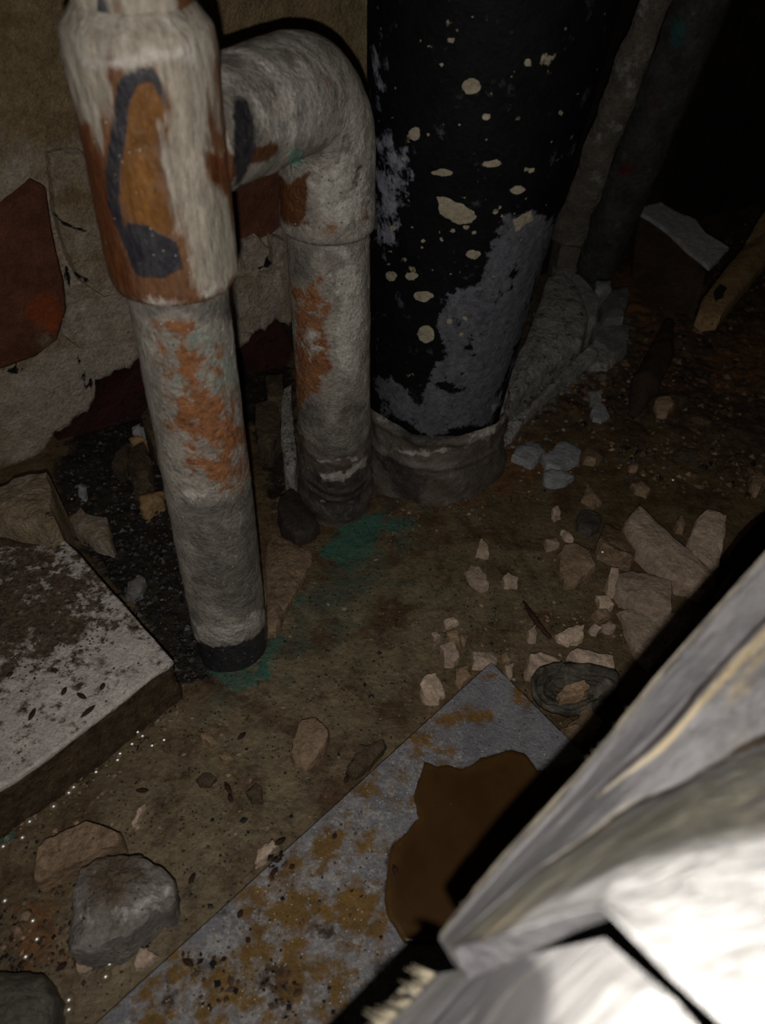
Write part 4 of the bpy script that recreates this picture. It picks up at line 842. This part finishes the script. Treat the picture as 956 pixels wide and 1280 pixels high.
V = V + (DN - RT)[None] * (edge0 * 0.0016 * fbm(np.c_[along, along * 0, along * 0], 260, 4, 92))[:, None] + DN[None] * (edge5 * 0.0016 * fbm(np.c_[along, along * 0, along * 0], 120, 3, 93))[:, None]
at = dict(grain=np.clip(1 - np.abs(W_ - 3.55) / 0.9, 0, 1) * 0.85,
          warm=np.maximum(np.exp(-((W_ - 2.2 - 0.15 * np.sin(U_ * 3)) / 0.08) ** 2) * (U_ > 1.9) * 0.75, pmask(V, [[(940, 822), (970, 800), (935, 862), (900, 885), (905, 868)], (760, 950, 10, 6), (883, 1225, 34, 26), [(560, 1180), (620, 1150), (700, 1120), (700, 1140), (600, 1175)]], 20) * 0.7),
          slit=np.clip(np.exp(-((W_ - 3 - 0.05 * np.sin(U_ * 5)) / 0.06) ** 2) * 0.8 + np.exp(-((W_ - 2 - 0.15 * np.sin(U_ * 3)) / 0.05) ** 2) * (U_ > 1.5) * 0.85, 0, 1),
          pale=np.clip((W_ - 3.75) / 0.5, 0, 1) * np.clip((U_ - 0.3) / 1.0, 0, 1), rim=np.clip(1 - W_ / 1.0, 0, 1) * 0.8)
w_ = np.clip((W_ - 3.5) / 1.5, 0, 1)[:, None]
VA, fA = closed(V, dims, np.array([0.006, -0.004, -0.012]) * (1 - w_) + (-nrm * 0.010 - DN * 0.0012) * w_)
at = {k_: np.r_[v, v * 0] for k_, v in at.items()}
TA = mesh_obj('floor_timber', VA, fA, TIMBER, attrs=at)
def align(o):
    z = Vector(Lg); x = z.cross(Vector((0, 0, 1))).normalized(); y = z.cross(x)
    M = Matrix((x, y, z)).transposed().to_4x4(); o.data.transform(M.inverted()); o.matrix_world = Matrix.Translation(o.location) @ M
align(TA)
tag(TA, 'weathered grey split timber close under the lens, upper piece, white top', 'timber')
rowsB = [
 [(521, 1212, .158), (488, 1248, .154), (446, 1292, .150), (370, 1370, .146)],
 [(530, 1219, .155), (502, 1256, .151), (462, 1298, .147), (390, 1376, .143)],
 [(606, 1207, .142), (600, 1244, .134), (580, 1300, .127), (520, 1400, .124)],
 [(690, 1186, .129), (680, 1232, .116), (655, 1290, .107), (610, 1410, .100)],
 [(756, 1172, .117), (765, 1232, .100), (765, 1300, .090), (760, 1430, .082)],
 [(786, 1200, .104), (842, 1250, .088), (900, 1320, .079), (1010, 1480, .068)],
]
V, dims, W_, U_ = loft(rowsB, 130, 16)
nrm = CAM - V; nrm /= np.linalg.norm(nrm, axis=1)[:, None]
V = V + nrm * (0.0009 * fbm(V - (V @ Lg)[:, None] * Lg * 0.85, 140, 4, 95) - 0.0015)[:, None]
edge0 = np.clip(1 - W_ / 1.0, 0, 1)
V = V + (DN - RT)[None] * (edge0 * 0.0035 * fbm(np.c_[U_, U_ * 0, U_ * 0], 9, 4, 96))[:, None]
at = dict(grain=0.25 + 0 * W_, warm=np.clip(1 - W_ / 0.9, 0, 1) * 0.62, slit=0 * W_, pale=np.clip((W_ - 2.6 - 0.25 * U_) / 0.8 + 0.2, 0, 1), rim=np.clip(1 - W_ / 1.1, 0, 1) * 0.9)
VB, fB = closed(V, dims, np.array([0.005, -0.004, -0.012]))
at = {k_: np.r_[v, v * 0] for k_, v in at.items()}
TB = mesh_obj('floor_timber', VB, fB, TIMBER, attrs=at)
align(TB)
tag(TB, 'grey timber piece with a ragged end below the dark crack, bottom', 'timber')
# splinters on the ragged edges
for i in range(70):
    if i < 45:
        f = random.random(); x0, y0, z0 = 545 + (910 - 545) * f, 1171 + (745 - 1171) * f, .150 + .033 * f; par = TA
        a = P(x0 + 8, y0 + 7, z0 - 0.002); b_ = P(x0 + random.uniform(-5, 4), y0 + random.uniform(-5, 4), z0)
    else:
        f = random.random() ** 1.2; x0, y0, z0 = 521 + (450 - 521) * f, 1210 + (1285 - 1210) * f, .152 - .004 * f; par = TB
        a = P(x0 + 22, y0 + 8, z0 - 0.004); b_ = P(x0 + random.uniform(-10, 6), y0 + random.uniform(-10, 10), z0)
    V, fc, N, t = tube([a, (a + b_) / 2 + np.array([0, 0, 0.0004]), b_], [0.0005, 0.0004, 0.0001], 5, 0.003)
    sp = mesh_obj('splinter', V, fc, SPLINT)
    sp.parent = par; sp.matrix_parent_inverse = par.matrix_world.inverted()

# ================================================================== loose grit and small pebbles
def grit(name, pts, sizes, cols, parent, label, flat=0.6):
    V = []; Fc = []; C_ = []
    for p, s_, c_ in zip(pts, sizes, cols):
        k0 = len(V); a = random.random() * 3; el = random.uniform(0.5, 1)
        for dx, dy, dz in ((1, 0, 0), (0, 1, 0), (-1, 0, 0), (0, -1, 0), (0, 0, 1), (0, 0, -0.6)):
            j = 1 + random.uniform(-0.3, 0.3); x, y = dx * j, dy * j * el
            V.append((p[0] + s_ * (x * math.cos(a) - y * math.sin(a)), p[1] + s_ * (x * math.sin(a) + y * math.cos(a)), p[2] + s_ * dz * flat * j))
            C_.append((*c_, 1))
        for t_ in ((0, 1, 4), (1, 2, 4), (2, 3, 4), (3, 0, 4), (1, 0, 5), (2, 1, 5), (3, 2, 5), (0, 3, 5)): Fc.append(tuple(k0 + i for i in t_))
    o = mesh_obj(name, V, Fc, GRIT, parent, smooth=False, colors=C_)
    if parent: o['kind'] = 'stuff'
    else: tag(o, label, 'grit', None, 'stuff')
    return o
def inpoly(n, poly):
    poly = np.array(poly, float); out = []
    lo, hi = poly.min(0), poly.max(0)
    while len(out) < n:
        Q = np.c_[RNG.uniform(lo[0], hi[0], 400), RNG.uniform(lo[1], hi[1], 400)]
        out += list(Q[sdist(Q, poly) > 0])
    return out[:n]
BLK, BRN, TAN, GRY, WHT, GRN = (0.012, 0.011, 0.012), (0.07, 0.035, 0.016), (0.30, 0.2, 0.12), (0.16, 0.15, 0.13), (0.42, 0.38, 0.33), (0.03, 0.2, 0.15)
pts, sz, cl = [], [], []
MUDPOLY = [(300, 850), (350, 700), (480, 640), (640, 560), (740, 600), (760, 780), (600, 820), (420, 990), (140, 1270), (0, 1270), (0, 1080), (240, 880)]
for n_, poly, cs, s0, s1 in [
    (520, MUDPOLY, [BLK, BLK, BRN, BRN, TAN, GRY], 0.0004, 0.0011), (120, MUDPOLY, [BLK, BRN, TAN, TAN], 0.001, 0.0019),
    (300, [(470, 600), (640, 540), (740, 580), (620, 650), (480, 690)], [BLK, BRN, TAN, BRN, GRY], 0.0005, 0.0019),
    (420, [(640, 480), (730, 430), (860, 470), (860, 620), (640, 560)], [BLK, BRN, BRN, TAN, GRY], 0.0006, 0.0028),
    (1500, [(740, 380), (980, 250), (1000, 640), (780, 590), (700, 500)], [BRN, (0.10, 0.055, 0.025), BLK, (0.14, 0.08, 0.04), (0.18, 0.11, 0.06)], 0.001, 0.0045),
    (1500, [(70, 590), (190, 480), (225, 560), (250, 780), (270, 850), (215, 850), (110, 690)], [BLK, BLK, BLK, (0.03, 0.02, 0.014), (0.04, 0.03, 0.025)], 0.0005, 0.0030),
    (40, [(70, 590), (190, 480), (225, 560), (250, 780), (215, 820), (110, 690)], [WHT, GRY, TAN], 0.0004, 0.0011),
    (260, [(690, 330), (790, 330), (800, 460), (700, 470), (640, 540), (620, 560), (600, 570)], [BLK, GRY, GRY, BRN, WHT], 0.0008, 0.0030),
    (120, [(600, 760), (780, 740), (780, 850), (700, 930), (620, 840)], [BRN, TAN, BLK, TAN], 0.0006, 0.002),
    (160, [(0, 1100), (90, 1080), (100, 1220), (0, 1230)], [BLK, BRN, BRN, TAN], 0.0006, 0.0018),
    (140, [(230, 850), (220, 900), (100, 990), (0, 1060), (0, 1030), (150, 930)], [BLK, BRN, GRY, TAN], 0.0006, 0.0018),
    (40, [(240, 850), (480, 650), (500, 700), (300, 880)], [GRN, GRN, GRY], 0.0004, 0.0010)]:
    for qx, qy in inpoly(n_, poly):
        g = G(qx, qy, 0.0005); pts.append(g); sz.append(s0 + (s1 - s0) * random.random() ** 2.2); c_ = random.choice(cs); f = random.uniform(0.7, 1.2); cl.append(tuple(v * f for v in c_))
grit('loose_grit', pts, sz, cl, None, 'fine black, brown and tan grit scattered over the mud')
pts, sz, cl = [], [], []
for n_, poly, s0, s1 in [(420, [(0, 660), (70, 665), (150, 770), (120, 830), (0, 860)], 0.0003, 0.0011), (90, [(0, 650), (80, 680), (205, 828), (0, 970)], 0.0003, 0.0009)]:
    for qx, qy in inpoly(n_, poly):
        pts.append(G(qx, qy, 0.0322)); sz.append(s0 + (s1 - s0) * random.random() ** 2); cl.append(random.choice([BLK, BRN, BLK, (0.06, 0.035, 0.03)]))
grit('dirt_specks', pts, sz, cl, SLABO, None)
pts, sz, cl = [], [], []
for n_, poly, s0, s1 in [(110, [(600, 850), (540, 930), (470, 1000), (480, 1180), (400, 1290), (140, 1290), (400, 1040)], 0.0003, 0.0011), (16, [(330, 1080), (350, 1060), (360, 1080), (340, 1100)], 0.0008, 0.0018), (34, [(225, 1190), (290, 1180), (300, 1240), (250, 1270)], 0.0006, 0.0022), (30, [(320, 1200), (380, 1200), (380, 1270), (330, 1260)], 0.0006, 0.002)]:
    for qx, qy in inpoly(n_, poly):
        pts.append(G(qx, qy, hp + 0.0003)); sz.append(s0 + (s1 - s0) * random.random() ** 2); cl.append(random.choice([BLK, BLK, BRN, (0.1, 0.06, 0.04)]))
grit('rust_crumbs', pts, sz, cl, plate, None)

# dark droppings / seeds lying about, each its own
# glossy caps added on the wet mud, tilted to make glints of the flash
for i, (x, y, R_) in enumerate([(92, 984, 2.2), (86, 991, 1.6), (67, 1008, 2.2), (37, 1027, 2.2), (28, 1047, 1.5), (4, 1058, 1.6), (137, 1205, 2.4), (132, 1221, 2.4), (86, 1250, 2.4), (86, 1262, 2.4), (112, 884, 1.2),
        (100, 973, 1.3), (150, 942, 1.2), (165, 930, 1.0), (178, 920, 1.1), (190, 932, 0.9), (120, 965, 0.9), (41, 1151, 1.3), (46, 1174, 1.2), (32, 1196, 1.2), (6, 1126, 1.3), (147, 950, 1.1), (210, 1144, 1.1), (753, 690, 1.0), (841, 600, 1.0), (75, 1102, 1.0), (172, 915, 0.8), (205, 925, 0.8)]):
    c = G(x, y, 0.0026 if x != 753 else 0.0095); ax_ = CAM * 0.5 + fp * 0.5 - c; ax_ /= np.linalg.norm(ax_)
    tu = np.cross(ax_, [0, 0, 1.0]); tu /= np.linalg.norm(tu); tv = np.cross(ax_, tu); Rc = 0.006; V = [c]; na = 18
    for t in (0.15, 0.3, 0.45, 0.6, 0.75, 0.88, 1.0, 0.95):
        rr_ = R_ * 0.0009 * t; dz = (math.sqrt(Rc * Rc - rr_ * rr_) - Rc) if t != 0.95 else -0.004
        for j in range(na):
            a = 2 * math.pi * j / na; V.append(c + (tu * math.cos(a) * 1.15 + tv * math.sin(a)) * rr_ + ax_ * dz)
    fc = [(0, 1 + j, 1 + (j + 1) % na) for j in range(na)] + [(a, d_, c_, b_) for a, b_, c_, d_ in grid_faces(8, na, True, 1)]
    fc = [f[::-1] for f in fc] if np.dot(np.cross(V[2] - V[0], V[3] - V[0]) if True else 0, ax_) < 0 else fc
    tag(mesh_obj('glint_cap', V, fc, GLINT), 'tiny glossy cap added on the wet mud to make a glint', 'water', 'glint caps added on the mud')

SEEDLAB = ['black pellet in open mud below the left copper leg', 'long dark pellet in mid mud, upper of a touching pair', 'short dark pellet in mid mud, lower of a touching pair', 'dark pellet in mud beside the plate edge, by the pale chip',
 'black seed-like pellet right of the big grey stone', 'dark pellet between the two lower-left stones', 'flat dark crumb in mud above the big grey stone', 'dark pellet on the rough cement scrap by the plate', 'lone small pellet on the upper part of the plate',
 'small pellet at the plate edge, topmost of three', 'tiny pellet at the plate edge, rightmost of three', 'larger pellet at the plate edge, lowest of three', 'dark pellet on the plate near its lower left edge', 'dark pellet midway down the plate left half', 'small dark pellet below the middle of the plate', 'pellet lying in the rusty puddle',
 'tilted brown pellet on the slab, middle of a row of three', 'brown pellet on the slab, leftmost of a row of three', 'brown pellet on the slab, rightmost of a row of three', 'thick brown pellet low on the white part of the slab', 'long thin grey-brown splinter-like pellet on the slab', 'short pellet in the dirt band on the slab', 'short pellet at the far left of the slab']
SEEDS = [(302, 920, 7, 40, 0.002), (285, 985, 9, -60, 0.002), (288, 998, 6, -70, 0.002), (350, 1052, 8, 30, 0.006), (240, 1098, 8, 60, 0.002), (77, 1208, 9, 40, 0.002), (178, 988, 8, 0, 0.002),
         (433, 974, 6, 60, 0.003), (418, 1045, 4, 70, hp), (346, 1075, 5, 0, hp), (365, 1083, 4, 40, hp), (342, 1090, 8, 50, hp), (235, 1203, 8, -30, hp), (300, 1142, 6, 60, hp), (310, 1175, 4, -60, hp), (494, 1088, 8, -70, hp + 0.0012),
         (102, 870, 7, -30, 0.0325), (80, 864, 6, 60, 0.0325), (128, 858, 5, 60, 0.0325), (40, 893, 9, 60, 0.0325), (110, 889, 12, 40, 0.0325), (68, 838, 5, 0, 0.0325), (12, 843, 5, 30, 0.0325)]
for i, (x, y, L_, an, h) in enumerate(SEEDS):
    c = G(x, y, h + 0.0006); r = G(x + L_ * math.cos(math.radians(an)), y - L_ * math.sin(math.radians(an)), h + 0.0006) - c
    V, fc, N, t = tube([c - r, c - r * 0.6, c, c + r * 0.6, c + r], [0.0002, 0.0009, 0.0012, 0.0009, 0.0002], 8, 0.0006)
    on = 'on the white slab' if 0.03 < h else 'on the steel plate' if h >= hp else 'in the wet mud'
    tag(mesh_obj('dropping', V, fc, STICK), SEEDLAB[i], 'pellet', 'dark pellets ' + on)
